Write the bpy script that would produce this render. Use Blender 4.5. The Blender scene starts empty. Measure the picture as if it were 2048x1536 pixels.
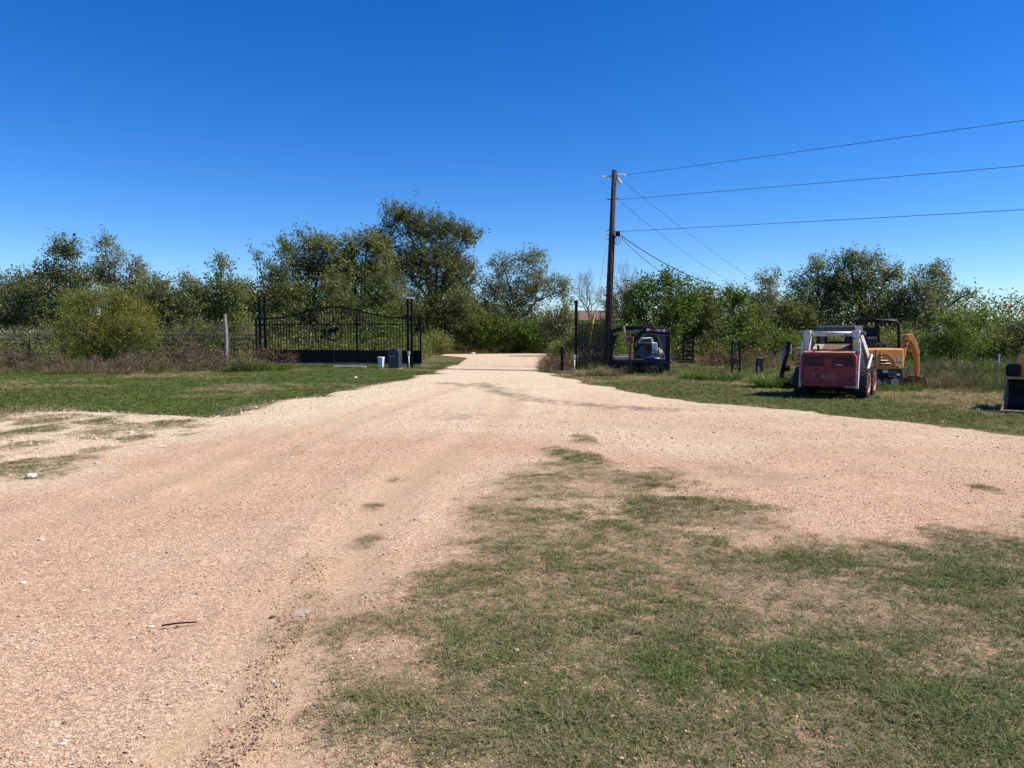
import bpy, math, random
import numpy as np
from mathutils import Vector, Matrix, Euler

random.seed(7)
rng = np.random.default_rng(7)
PI = math.pi
scene = bpy.context.scene

# ------------------------------------------------------------------ camera, sky, sun, exposure
H, F, HY = 1.65, 1540.0, 665.0
PITCH = math.atan((768.0 - HY) / F)
cam_d = bpy.data.cameras.new("camera")
cam = bpy.data.objects.new("camera", cam_d)
scene.collection.objects.link(cam)
cam_d.sensor_fit = 'HORIZONTAL'
cam_d.sensor_width = 36.0
cam_d.lens = 36.0 * F / 2048.0
cam_d.clip_start = 0.05
cam_d.clip_end = 5000
cam.location = (0, 0, H)
cam.rotation_euler = (PI / 2 - PITCH, 0, 0)
scene.camera = cam

SUN_EL, SUN_AZ = math.radians(47), math.radians(-3)      # azimuth measured from +X towards +Y
world = bpy.data.worlds.new("World")
scene.world = world
world.use_nodes = True
wn = world.node_tree
bg = next(n for n in wn.nodes if n.type == 'BACKGROUND')
sky = wn.nodes.new('ShaderNodeTexSky')
sky.sky_type = 'NISHITA'
sky.sun_disc = False
sky.sun_elevation = SUN_EL
sky.sun_rotation = PI / 2 - SUN_AZ
sky.altitude = 0
sky.air_density = 0.9
sky.dust_density = 0.0
sky.ozone_density = 7.5
hs = wn.nodes.new('ShaderNodeHueSaturation')
hs.inputs['Saturation'].default_value = 1.26
hs.inputs['Hue'].default_value = 0.510
gm = wn.nodes.new('ShaderNodeGamma'); gm.inputs[1].default_value = 1.06
wn.links.new(sky.outputs[0], hs.inputs['Color']); wn.links.new(hs.outputs[0], gm.inputs[0])
wn.links.new(gm.outputs[0], bg.inputs[0])
bg.inputs[1].default_value = 0.088

sun_d = bpy.data.lights.new("sun", 'SUN')
sun_d.energy = 4.6
sun_d.angle = math.radians(0.53)
sun_d.color = (1.0, 0.935, 0.835)
sun = bpy.data.objects.new("sun", sun_d)
scene.collection.objects.link(sun)
sv = Vector((math.cos(SUN_AZ) * math.cos(SUN_EL), math.sin(SUN_AZ) * math.cos(SUN_EL), math.sin(SUN_EL)))
sun.rotation_euler = sv.to_track_quat('Z', 'Y').to_euler()
sun.location = sv * 60

vs = scene.view_settings
vs.view_transform = 'Standard'
vs.look = 'None'
vs.exposure = 0.70
vs.gamma = 1.0
vs.use_curve_mapping = False
scene.render.engine = 'CYCLES'
scene.cycles.max_bounces = 6
scene.cycles.transparent_max_bounces = 6

# ------------------------------------------------------------------ measuring helpers (photograph pixel -> place)
cp, sp = math.cos(PITCH), math.sin(PITCH)
def ray(px, py):
    u, v = (px - 1024.0) / F, -(py - 768.0) / F
    return Vector((u, cp + v * sp, -sp + v * cp))
def G(px, py, z=0.0):
    d = ray(px, py); t = (z - H) / d.z
    return Vector((d.x * t, d.y * t, z))
def P(px, py, Y):
    d = ray(px, py); t = Y / d.y
    return Vector((d.x * t, Y, H + d.z * t))
def PX(px, Y): return P(px, 700, Y).x
def PZ(py, Y): return P(1024, py, Y).z

# ------------------------------------------------------------------ numpy noise
def _hash(ix, iy, seed):
    h = (ix.astype(np.int64) * 374761393 + iy.astype(np.int64) * 668265263 + seed * 974711) & 0xFFFFFFFF
    h = ((h ^ (h >> 13)) * 1274126177) & 0xFFFFFFFF
    return ((h ^ (h >> 16)) & 0xFFFF) / 65535.0
def vnoise(x, y, seed=0):
    ix, iy = np.floor(x), np.floor(y)
    fx, fy = x - ix, y - iy
    fx, fy = fx * fx * (3 - 2 * fx), fy * fy * (3 - 2 * fy)
    a = _hash(ix, iy, seed); b = _hash(ix + 1, iy, seed)
    c = _hash(ix, iy + 1, seed); d = _hash(ix + 1, iy + 1, seed)
    return (a * (1 - fx) + b * fx) * (1 - fy) + (c * (1 - fx) + d * fx) * fy
def fbm(x, y, scale, seed=0, oc=4):
    v, amp, tot = 0.0, 1.0, 0.0
    for k in range(oc):
        v = v + amp * vnoise(x / scale * 2 ** k + 17.3 * k, y / scale * 2 ** k - 9.1 * k, seed + k)
        tot += amp; amp *= 0.5
    return v / tot
def sstep(a, b, x):
    t = np.clip((x - a) / (b - a), 0, 1)
    return t * t * (3 - 2 * t)
def seg_dist(x, y, pts, closed=False):
    d = np.full(x.shape, 1e9)
    n = len(pts)
    for i in range(n if closed else n - 1):
        ax, ay = pts[i][0], pts[i][1]; bx, by = pts[(i + 1) % n][0], pts[(i + 1) % n][1]
        dx, dy = bx - ax, by - ay
        t = np.clip(((x - ax) * dx + (y - ay) * dy) / (dx * dx + dy * dy + 1e-9), 0, 1)
        d = np.minimum(d, np.hypot(x - ax - t * dx, y - ay - t * dy))
    return d
def inside(x, y, pts):
    r = np.zeros(x.shape, bool)
    n = len(pts)
    for i in range(n):
        ax, ay = pts[i][0], pts[i][1]; bx, by = pts[(i + 1) % n][0], pts[(i + 1) % n][1]
        if ay == by: continue
        c = ((ay > y) != (by > y)) & (x < (bx - ax) * (y - ay) / (by - ay) + ax)
        r ^= c
    return r
def sdist(x, y, pts):                                   # positive inside
    d = seg_dist(x, y, pts, True)
    return np.where(inside(x, y, pts), d, -d)

# ------------------------------------------------------------------ object helpers
C = scene.collection
def link(o, parent=None):
    C.objects.link(o)
    if parent is not None: o.parent = parent
    return o
def tag(o, label=None, cat=None, group=None, kind=None):
    if label: o['label'] = label
    if cat: o['category'] = cat
    if group: o['group'] = group
    if kind: o['kind'] = kind
    return o
def thing(name, label, cat, loc=(0, 0, 0), rz=0.0, group=None):
    o = bpy.data.objects.new(name, None)
    o.empty_display_size = 0.2
    o.location = loc; o.rotation_euler = (0, 0, rz)
    link(o)
    return tag(o, label, cat, group)

class MB:
    """collects boxes, prisms, tubes and lathes for ONE mesh object"""
    def __init__(s): s.v, s.f, s.M = [], [], Matrix()
    def add(s, vs_, fs):
        b = len(s.v)
        s.v += [tuple(s.M @ Vector(p)) for p in vs_]
        s.f += [tuple(i + b for i in f) for f in fs]
        return s
    def box(s, x0, x1, y0, y1, z0, z1):
        return s.add([(x0, y0, z0), (x1, y0, z0), (x1, y1, z0), (x0, y1, z0), (x0, y0, z1), (x1, y0, z1), (x1, y1, z1), (x0, y1, z1)],
                     [(3, 2, 1, 0), (4, 5, 6, 7), (0, 1, 5, 4), (1, 2, 6, 5), (2, 3, 7, 6), (3, 0, 4, 7)])
    def bar(s, a, b, w, h, up=(0, 0, 1)):
        a, b = Vector(a), Vector(b); d = (b - a).normalized(); up = Vector(up)
        if abs(d.dot(up)) > 0.98: up = Vector((0, 1, 0))
        r = d.cross(up).normalized() * (w / 2); u = r.cross(d).normalized() * (h / 2)
        return s.add([a - r - u, a + r - u, a + r + u, a - r + u, b - r - u, b + r - u, b + r + u, b - r + u],
                     [(0, 1, 2, 3), (7, 6, 5, 4), (0, 4, 5, 1), (1, 5, 6, 2), (2, 6, 7, 3), (3, 7, 4, 0)])
    def prism(s, poly, axis, a, b):
        """poly in the two axes other than axis ('x': (y,z), 'y': (x,z), 'z': (x,y)), extruded a..b"""
        def mk(p, t):
            return (t, p[0], p[1]) if axis == 'x' else (p[0], t, p[1]) if axis == 'y' else (p[0], p[1], t)
        n = len(poly)
        vs_ = [mk(p, a) for p in poly] + [mk(p, b) for p in poly]
        fs = [tuple(range(n))[::-1], tuple(range(n, 2 * n))] + [(i, (i + 1) % n, n + (i + 1) % n, n + i) for i in range(n)]
        return s.add(vs_, fs)
    def tube(s, pts, r, seg=8, cap=True):
        pts = [Vector(p) for p in pts]; n = len(pts)
        rr = r if isinstance(r, (list, tuple)) else [r] * n
        vs_, fs = [], []
        for i, p in enumerate(pts):
            d = (pts[min(i + 1, n - 1)] - pts[max(i - 1, 0)])
            d = d.normalized() if d.length > 1e-9 else Vector((0, 0, 1))
            q = Vector((0, 0, 1)) if abs(d.z) < 0.9 else Vector((1, 0, 0))
            a = d.cross(q).normalized(); b = d.cross(a)
            for k in range(seg):
                t = 2 * PI * k / seg
                vs_.append(p + (a * math.cos(t) + b * math.sin(t)) * rr[i])
        for i in range(n - 1):
            for k in range(seg):
                fs.append((i * seg + k, i * seg + (k + 1) % seg, (i + 1) * seg + (k + 1) % seg, (i + 1) * seg + k))
        if cap:
            fs.append(tuple(range(seg))); fs.append(tuple(range((n - 1) * seg, n * seg))[::-1])
        return s.add(vs_, fs)
    def lathe(s, prof, axis='x', seg=24, c=(0, 0, 0)):
        """prof: list of (along axis, radius)"""
        vs_, fs = [], []
        for (t, r) in prof:
            for k in range(seg):
                an = 2 * PI * k / seg; u, w = r * math.cos(an), r * math.sin(an)
                p = (t, u, w) if axis == 'x' else (u, t, w) if axis == 'y' else (u, w, t)
                vs_.append((p[0] + c[0], p[1] + c[1], p[2] + c[2]))
        m = len(prof)
        for i in range(m - 1):
            for k in range(seg):
                fs.append((i * seg + k, i * seg + (k + 1) % seg, (i + 1) * seg + (k + 1) % seg, (i + 1) * seg + k))
        fs.append(tuple(range(seg))[::-1]); fs.append(tuple(range((m - 1) * seg, m * seg)))
        return s.add(vs_, fs)
    def build(s, name, mat, parent=None, bevel=0.0, smooth=False, label=None, loc=None, kind=None):
        me = bpy.data.meshes.new(name)
        me.from_pydata(s.v, [], s.f); me.update()
        import bmesh
        bm = bmesh.new(); bm.from_mesh(me); bmesh.ops.recalc_face_normals(bm, faces=bm.faces); bm.to_mesh(me); bm.free()
        me.materials.append(mat)
        if smooth:
            me.polygons.foreach_set('use_smooth', [True] * len(me.polygons))
        o = link(bpy.data.objects.new(name, me), parent)
        if loc is not None: o.location = loc
        if bevel > 0:
            m = o.modifiers.new('bevel', 'BEVEL'); m.width = bevel; m.segments = 2; m.limit_method = 'ANGLE'; m.angle_limit = math.radians(40)
        if label: o['label'] = label
        if kind: o['kind'] = kind
        return o

def quick_mesh(name, verts, faces_flat, nper, mat, attrs=None, parent=None, smooth=False):
    """big meshes straight from numpy"""
    me = bpy.data.meshes.new(name)
    nv = len(verts); nf = len(faces_flat) // nper
    me.vertices.add(nv); me.vertices.foreach_set('co', np.asarray(verts, np.float32).ravel())
    me.loops.add(nf * nper); me.loops.foreach_set('vertex_index', np.asarray(faces_flat, np.int32).ravel())
    me.polygons.add(nf)
    me.polygons.foreach_set('loop_start', np.arange(0, nf * nper, nper, dtype=np.int32))
    if smooth: me.polygons.foreach_set('use_smooth', np.ones(nf, bool))
    me.update(calc_edges=True)
    for k, a in (attrs or {}).items():
        at = me.attributes.new(k, 'FLOAT', 'POINT'); at.data.foreach_set('value', np.asarray(a, np.float32))
    me.materials.append(mat)
    return link(bpy.data.objects.new(name, me), parent)

# ------------------------------------------------------------------ materials
def _new(name):
    m = bpy.data.materials.new(name); m.use_nodes = True
    nt = m.node_tree; nt.nodes.clear()
    out = nt.nodes.new('ShaderNodeOutputMaterial')
    return m, nt, out
def N(nt, t, **kw):
    n = nt.nodes.new(t)
    for k, v in kw.items():
        if k in n.inputs: n.inputs[k].default_value = v
        else: setattr(n, k, v)
    return n
def L(nt, a, b): nt.links.new(a, b)
def ramp(nt, fac, stops):
    r = nt.nodes.new('ShaderNodeValToRGB')
    e = r.color_ramp.elements
    while len(e) < len(stops): e.new(0.5)
    for el, (p, c) in zip(e, stops):
        el.position = p; el.color = (c[0], c[1], c[2], 1)
    L(nt, fac, r.inputs[0]); return r.outputs[0]
def mixc(nt, fac, a, b, mode='MIX'):
    m = nt.nodes.new('ShaderNodeMix'); m.data_type = 'RGBA'; m.blend_type = mode
    for s, v in ((m.inputs[0], fac), (m.inputs[6], a), (m.inputs[7], b)):
        if hasattr(v, 'default_value'): L(nt, v, s)
        elif isinstance(v, (int, float)): s.default_value = v
        else: s.default_value = (*v, 1)
    return m.outputs[2]
def math_(nt, op, a, b=0.0, clamp=False):
    m = nt.nodes.new('ShaderNodeMath'); m.operation = op; m.use_clamp = clamp
    for s, v in ((m.inputs[0], a), (m.inputs[1], b)):
        if hasattr(v, 'default_value'): L(nt, v, s)
        else: s.default_value = v
    return m.outputs[0]

def paint(name, col, rough=0.5, metal=0.0, var=0.25, scale=6.0, wear=None, wear_amt=0.35, wear_scale=9.0, bump=0.0, spec=0.5):
    """weathered paint / metal / plastic: mottled colour, optional rust or wear patches"""
    m, nt, out = _new(name)
    b = N(nt, 'ShaderNodeBsdfPrincipled'); b.inputs['Metallic'].default_value = metal
    b.inputs['Specular IOR Level'].default_value = spec
    tc = N(nt, 'ShaderNodeTexCoord')
    n1 = N(nt, 'ShaderNodeTexNoise', Scale=scale, Detail=6.0, Roughness=0.65); L(nt, tc.outputs['Object'], n1.inputs['Vector'])
    lo = tuple(c * (1 - var) for c in col); hi = tuple(min(1, c * (1 + var)) for c in col)
    c = ramp(nt, n1.outputs[0], [(0.3, lo), (0.7, hi)])
    if wear is not None:
        n2 = N(nt, 'ShaderNodeTexNoise', Scale=wear_scale, Detail=8.0, Roughness=0.75); L(nt, tc.outputs['Object'], n2.inputs['Vector'])
        t = 0.5 + 0.28 * (0.5 - wear_amt)
        f = ramp(nt, n2.outputs[0], [(t, (0, 0, 0)), (t + 0.06, (1, 1, 1))])
        c = mixc(nt, f, c, wear)
    L(nt, c, b.inputs['Base Color'])
    r = ramp(nt, n1.outputs[0], [(0.3, (rough * 0.85,) * 3), (0.7, (min(1, rough * 1.2),) * 3)])
    L(nt, r, b.inputs['Roughness'])
    if bump > 0:
        n3 = N(nt, 'ShaderNodeTexNoise', Scale=scale * 6, Detail=5.0); L(nt, tc.outputs['Object'], n3.inputs['Vector'])
        bp = N(nt, 'ShaderNodeBump', Strength=bump, Distance=0.02); L(nt, n3.outputs[0], bp.inputs['Height']); L(nt, bp.outputs[0], b.inputs['Normal'])
    L(nt, b.outputs[0], out.inputs[0])
    return m

def leafmat(name, c0, c1, c2, transl=0.28, rough=0.5, instancer=False, spec=0.28):
    """foliage: colour from the per-leaf value, part of the light goes through the leaf"""
    m, nt, out = _new(name)
    a = N(nt, 'ShaderNodeAttribute'); a.attribute_name = 'var'
    f = a.outputs['Fac']
    if instancer:
        t = N(nt, 'ShaderNodeAttribute'); t.attribute_type = 'INSTANCER'; t.attribute_name = 'tint'
        f = math_(nt, 'ADD', t.outputs['Fac'], math_(nt, 'MULTIPLY', math_(nt, 'SUBTRACT', f, 0.5), 0.55), True)
    c = ramp(nt, f, [(0.0, c0), (0.5, c1), (1.0, c2)])
    b = N(nt, 'ShaderNodeBsdfPrincipled', Roughness=rough)
    b.inputs['Specular IOR Level'].default_value = spec
    L(nt, c, b.inputs['Base Color'])
    tr = N(nt, 'ShaderNodeBsdfTranslucent')
    L(nt, mixc(nt, 1.0, c, (1.0, 1.05, 0.55), 'MULTIPLY'), tr.inputs[0])
    mx = N(nt, 'ShaderNodeMixShader'); mx.inputs[0].default_value = transl
    L(nt, b.outputs[0], mx.inputs[1]); L(nt, tr.outputs[0], mx.inputs[2]); L(nt, mx.outputs[0], out.inputs[0])
    return m

M = {}
M['black'] = paint('black_paint', (0.006, 0.006, 0.007), 0.5, 0, 0.3, 5, (0.03, 0.022, 0.017), 0.10, spec=0.22)
M['iron'] = paint('black_iron', (0.005, 0.005, 0.006), 0.55, 0, 0.3, 8, spec=0.18)
M['rubber'] = paint('rubber', (0.020, 0.019, 0.018), 0.85, 0, 0.35, 14, (0.07, 0.06, 0.05), 0.25, 12, 0.3)
M['dusty_rubber'] = paint('dusty_rubber', (0.13, 0.12, 0.105), 0.9, 0, 0.35, 14, None, 0, 12, 0.3)
M['white'] = paint('chipped_white_paint', (0.55, 0.55, 0.53), 0.5, 0, 0.10, 5, (0.13, 0.085, 0.06), 0.36, 9)
M['cleanwhite'] = paint('white_paint', (0.78, 0.78, 0.77), 0.45, 0, 0.04, 5)
M['red'] = paint('faded_red_paint', (0.27, 0.034, 0.034), 0.55, 0, 0.35, 4, (0.07, 0.022, 0.018), 0.36, 7, spec=0.35)
M['recessred'] = paint('darker_red', (0.13, 0.020, 0.023), 0.6, 0, 0.4, 9, (0.02, 0.008, 0.008), .3, 10, spec=0.25)  # darker version of the tailgate red, mottled with near-black patches
M['darkred'] = paint('grimy_dark_red', (0.050, 0.010, 0.012), 0.6, 0, 0.4, 9, spec=0.25)
M['salmon'] = paint('highlight_red_paint', (0.50, 0.20, 0.12), 0.6, 0, 0.25, 5, (0.30, 0.17, 0.10), 0.3, 6)  # salmon puts the sunlit highlight of the hood lip into its colour
M['orange'] = paint('faded_orange_paint', (0.66, 0.285, 0.075), 0.5, 0, 0.12, 3, (0.34, 0.15, 0.05), 0.14, 5)
M['orange_rim'] = paint('orange_rim_paint', (0.62, 0.15, 0.05), 0.55, 0, 0.2, 6, (0.25, 0.10, 0.05), 0.2)
M['rust'] = paint('rust', (0.16, 0.075, 0.04), 0.85, 0, 0.4, 8, (0.09, 0.04, 0.025), 0.4, 9, 0.3)
M['tanrust'] = paint('worn_steel', (0.36, 0.24, 0.16), 0.7, 0, 0.3, 6, (0.20, 0.11, 0.07), 0.35, 7, 0.2)
M['steel'] = paint('dull_steel', (0.22, 0.21, 0.20), 0.5, 0.6, 0.2, 6)
M['darkgrey'] = paint('dark_grey_panel', (0.016, 0.017, 0.020), 0.55, 0, 0.25, 5, spec=0.3)
M['midgrey'] = paint('mid_grey_plate', (0.06, 0.063, 0.066), 0.5, 0, 0.25, 5)
M['flange'] = paint('highlight_grey_edge', (0.26, 0.26, 0.26), 0.45, 0, 0.3, 8)  # pale grey paints sun highlights onto the edges of the black neck beam
M['slate'] = paint('slate_plastic', (0.022, 0.032, 0.040), 0.45, 0, 0.12, 4)
M['lamp'] = paint('dark_lamp_lens', (0.006, 0.007, 0.011), 0.35, 0, 0.2, 10, spec=0.3)
M['greybox'] = paint('pale_grey_enamel', (0.56, 0.58, 0.58), 0.45, 0, 0.05, 5)
M['tape_red'] = paint('red_reflective_tape', (0.42, 0.02, 0.02), 0.3)
M['yellow'] = paint('yellow_plastic', (0.78, 0.50, 0.02), 0.5, 0, 0.08)
M['glass'] = paint('dark_window_glass', (0.02, 0.035, 0.04), 0.08, 0, 0.1, 3)
M['tan'] = paint('tan_plate', (0.40, 0.33, 0.24), 0.7, 0, 0.25, 8, (0.33, 0.15, 0.05), 0.3, 6)
M['porcelain'] = paint('porcelain', (0.62, 0.62, 0.60), 0.25, 0, 0.05)
M['cable'] = paint('power_cable', (0.030, 0.032, 0.036), 0.5)
M['barewire'] = paint('bare_aluminium', (0.21, 0.23, 0.27), 0.5)
M['galv'] = paint('galvanised_wire', (0.30, 0.30, 0.30), 0.5, 0.4)
M['concrete'] = paint('concrete', (0.52, 0.47, 0.40), 0.9, 0, 0.15, 5, None, 0, 9, 0.3)
M['ashdust'] = paint('grey_dusty_concrete', (0.36, 0.30, 0.25), 0.95, 0, 0.2, 12, None, 0, 9, 0.4)
M['stone'] = paint('white_limestone', (0.54, 0.485, 0.40), 0.9, 0, 0.18, 14, None, 0, 9, 0.4)
M['dirtlump'] = paint('dark_dirt', (0.075, 0.052, 0.038), 0.95, 0, 0.4, 20, None, 0, 9, 0.5)
M['roof'] = paint('brown_shingle', (0.15, 0.095, 0.07), 0.9, 0, 0.25, 3)
M['plaster'] = paint('cream_wall', (0.55, 0.46, 0.36), 0.9, 0, 0.1, 2)

def barkmat(name, c0, c1, sc=7):
    m, nt, out = _new(name)
    b = N(nt, 'ShaderNodeBsdfPrincipled', Roughness=0.9); b.inputs['Specular IOR Level'].default_value = 0.2
    tc = N(nt, 'ShaderNodeTexCoord'); mp = N(nt, 'ShaderNodeMapping'); mp.inputs['Scale'].default_value = (1, 1, 0.12)
    L(nt, tc.outputs['Object'], mp.inputs[0])
    n1 = N(nt, 'ShaderNodeTexNoise', Scale=sc * 3.0, Detail=6.0, Roughness=0.7); L(nt, mp.outputs[0], n1.inputs['Vector'])
    L(nt, ramp(nt, n1.outputs[0], [(0.32, c0), (0.68, c1)]), b.inputs['Base Color'])
    bp = N(nt, 'ShaderNodeBump', Strength=0.6, Distance=0.03); L(nt, n1.outputs[0], bp.inputs['Height']); L(nt, bp.outputs[0], b.inputs['Normal'])
    L(nt, b.outputs[0], out.inputs[0]); return m
M['bark'] = barkmat('tree_bark', (0.035, 0.028, 0.022), (0.13, 0.11, 0.09))
M['palebark'] = barkmat('pale_dead_bark', (0.12, 0.10, 0.085), (0.30, 0.265, 0.235))
M['deadtwig'] = barkmat('dead_twig_bark', (0.085, 0.062, 0.052), (0.20, 0.155, 0.135))
M['pole'] = barkmat('creosoted_pole', (0.030, 0.017, 0.012), (0.095, 0.052, 0.035), 5)
M['oldpost'] = barkmat('weathered_post', (0.14, 0.125, 0.11), (0.34, 0.31, 0.28))

M['leaf_oak'] = leafmat('oak_leaf', (0.057, 0.081, 0.019), (0.143, 0.165, 0.050), (0.355, 0.330, 0.149), 0.43)
M['leaf_olive'] = leafmat('olive_leaf', (0.087, 0.117, 0.028), (0.205, 0.224, 0.065), (0.410, 0.383, 0.178), 0.43)
M['leaf_grey'] = leafmat('grey_green_leaf', (0.099, 0.121, 0.054), (0.232, 0.244, 0.119), (0.451, 0.422, 0.267), 0.43)
M['leaf_green'] = leafmat('bright_shrub_leaf', (0.056, 0.108, 0.011), (0.144, 0.206, 0.024), (0.293, 0.324, 0.061), 0.43)
M['leaf_yellow'] = leafmat('feathery_yellow_green_leaf', (0.134, 0.158, 0.015), (0.268, 0.288, 0.033), (0.415, 0.408, 0.077), 0.42)
M['leaf_dry'] = leafmat('dry_brown_leaf', (0.075, 0.045, 0.025), (0.165, 0.100, 0.055), (0.30, 0.21, 0.125), 0.25, 0.7)
M['leaf_reddry'] = leafmat('reddish_brush_leaf', (0.085, 0.048, 0.038), (0.14, 0.085, 0.065), (0.22, 0.15, 0.115), 0.2, 0.8)
M['lawn'] = leafmat('lawn_blade', (0.098, 0.150, 0.030), (0.195, 0.182, 0.076), (0.40, 0.31, 0.19), 0.32, 0.6, True, 0.15)
M['grass'] = leafmat('grass_blade', (0.100, 0.142, 0.034), (0.205, 0.198, 0.094), (0.42, 0.325, 0.205), 0.30, 0.6, True, 0.15)
M['weed'] = leafmat('weed_blade', (0.050, 0.105, 0.016), (0.125, 0.105, 0.045), (0.25, 0.160, 0.095), 0.28, 0.65, True, 0.2)
M['tallgreen'] = leafmat('tall_green_blade', (0.050, 0.125, 0.012), (0.090, 0.165, 0.022), (0.170, 0.210, 0.045), 0.35, 0.5)
M['strawblade'] = leafmat('straw_blade', (0.12, 0.085, 0.045), (0.22, 0.165, 0.095), (0.38, 0.30, 0.19), 0.28, 0.7)

def pebmat():
    m, nt, out = _new('pebble')
    t = N(nt, 'ShaderNodeAttribute'); t.attribute_type = 'INSTANCER'; t.attribute_name = 'tint'
    c = ramp(nt, t.outputs['Fac'], [(0.0, (0.20, 0.125, 0.08)), (0.35, (0.42, 0.275, 0.175)), (0.7, (0.56, 0.41, 0.285)), (0.92, (0.66, 0.55, 0.42)), (1.0, (0.74, 0.68, 0.57))])
    b = N(nt, 'ShaderNodeBsdfPrincipled', Roughness=0.85); b.inputs['Specular IOR Level'].default_value = 0.25
    L(nt, c, b.inputs['Base Color']); L(nt, b.outputs[0], out.inputs[0]); return m
M['pebble'] = pebmat()

def roadmat():
    m, nt, out = _new('crushed_gravel')
    geo = N(nt, 'ShaderNodeNewGeometry'); pos = geo.outputs['Position']
    def attr(n):
        a = N(nt, 'ShaderNodeAttribute'); a.attribute_name = n; return a.outputs['Fac']
    big = N(nt, 'ShaderNodeTexNoise', Scale=0.8, Detail=7.0, Roughness=0.65); L(nt, pos, big.inputs['Vector'])
    mid = N(nt, 'ShaderNodeTexNoise', Scale=7.0, Detail=9.0, Roughness=0.68); L(nt, pos, mid.inputs['Vector'])
    fine = N(nt, 'ShaderNodeTexNoise', Scale=150.0, Detail=4.0, Roughness=0.75); L(nt, pos, fine.inputs['Vector'])
    v1 = N(nt, 'ShaderNodeTexVoronoi', Scale=115.0); L(nt, pos, v1.inputs['Vector'])
    v2 = N(nt, 'ShaderNodeTexVoronoi', Scale=58.0); L(nt, pos, v2.inputs['Vector'])
    pink = ramp(nt, big.outputs[0], [(0.3, (0.475, 0.300, 0.190)), (0.7, (0.555, 0.372, 0.248))])
    pale = ramp(nt, mid.outputs[0], [(0.3, (0.53, 0.405, 0.265)), (0.7, (0.67, 0.545, 0.39))])
    c = mixc(nt, attr('pale'), pink, pale)
    mps = N(nt, 'ShaderNodeMapping'); mps.inputs['Rotation'].default_value = (0, 0, 0.25); mps.inputs['Scale'].default_value = (3.2, 0.35, 1.0)
    L(nt, pos, mps.inputs[0])
    stk = N(nt, 'ShaderNodeTexNoise', Scale=2.2, Detail=7.0, Roughness=0.7); L(nt, mps.outputs[0], stk.inputs['Vector'])
    sk = ramp(nt, stk.outputs[0], [(0.36, (0.15,) * 3), (0.62, (0.95,) * 3)])
    c = mixc(nt, math_(nt, 'MULTIPLY', attr('sand'), sk), c, (0.465, 0.325, 0.19))
    c = mixc(nt, 0.40, c, mixc(nt, 1.0, c, ramp(nt, stk.outputs[0], [(0.32, (0.80, 0.78, 0.75)), (0.5, (1.0, 1.0, 1.0)), (0.68, (1.12, 1.12, 1.12))]), 'MULTIPLY'))
    c = mixc(nt, attr('grey'), c, (0.155, 0.125, 0.10))
    th = ramp(nt, mid.outputs[0], [(0.35, (0.20, 0.135, 0.08)), (0.65, (0.33, 0.24, 0.155))])
    c = mixc(nt, attr('thatch'), c, th)
    sep = N(nt, 'ShaderNodeSeparateColor'); L(nt, v1.outputs['Color'], sep.inputs[0])
    sep2 = N(nt, 'ShaderNodeSeparateColor'); L(nt, v2.outputs['Color'], sep2.inputs[0])
    g1 = ramp(nt, sep.outputs[0], [(0.0, (0.52,) * 3), (0.5, (0.98,) * 3), (1.0, (1.48,) * 3)])
    g2 = ramp(nt, sep2.outputs[0], [(0.0, (0.84,) * 3), (0.85, (1.05,) * 3), (1.0, (1.30,) * 3)])
    smooth = math_(nt, 'ADD', attr('sand'), attr('thatch'), True)
    k = math_(nt, 'SUBTRACT', 1.0, math_(nt, 'MULTIPLY', smooth, 0.6))
    c = mixc(nt, k, c, mixc(nt, 1.0, c, g1, 'MULTIPLY'))
    c = mixc(nt, k, c, mixc(nt, 1.0, c, g2, 'MULTIPLY'))
    f3 = ramp(nt, fine.outputs[0], [(0.3, (0.80,) * 3), (0.7, (1.18,) * 3)])
    c = mixc(nt, 1.0, c, f3, 'MULTIPLY')
    # small pits and dark crumbs
    pit = ramp(nt, mid.outputs[0], [(0.62, (1, 1, 1)), (0.76, (0.72, 0.68, 0.64))])
    c = mixc(nt, 1.0, c, pit, 'MULTIPLY')
    b = N(nt, 'ShaderNodeBsdfPrincipled', Roughness=0.95); b.inputs['Specular IOR Level'].default_value = 0.1
    L(nt, c, b.inputs['Base Color'])
    h = math_(nt, 'ADD', math_(nt, 'MULTIPLY', v1.outputs['Distance'], -0.9), math_(nt, 'ADD', math_(nt, 'MULTIPLY', fine.outputs[0], 0.9), math_(nt, 'MULTIPLY', mid.outputs[0], 1.3)))
    bp = N(nt, 'ShaderNodeBump', Strength=0.7, Distance=0.008); L(nt, h, bp.inputs['Height']); L(nt, bp.outputs[0], b.inputs['Normal'])
    L(nt, b.outputs[0], out.inputs[0]); return m
M['road'] = roadmat()

def soilmat():
    m, nt, out = _new('field_soil')
    geo = N(nt, 'ShaderNodeNewGeometry'); pos = geo.outputs['Position']
    big = N(nt, 'ShaderNodeTexNoise', Scale=0.35, Detail=8.0, Roughness=0.7); L(nt, pos, big.inputs['Vector'])
    mid = N(nt, 'ShaderNodeTexNoise', Scale=11.0, Detail=7.0, Roughness=0.75); L(nt, pos, mid.inputs['Vector'])
    a = ramp(nt, big.outputs[0], [(0.35, (0.060, 0.070, 0.026)), (0.5, (0.115, 0.098, 0.050)), (0.65, (0.20, 0.15, 0.088))])
    c = mixc(nt, 1.0, a, ramp(nt, mid.outputs[0], [(0.3, (0.55,) * 3), (0.7, (1.45,) * 3)]), 'MULTIPLY')
    b = N(nt, 'ShaderNodeBsdfPrincipled', Roughness=1.0); b.inputs['Specular IOR Level'].default_value = 0.05
    L(nt, c, b.inputs['Base Color'])
    bp = N(nt, 'ShaderNodeBump', Strength=0.8, Distance=0.05); L(nt, mid.outputs[0], bp.inputs['Height']); L(nt, bp.outputs[0], b.inputs['Normal'])
    L(nt, b.outputs[0], out.inputs[0]); return m
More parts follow.
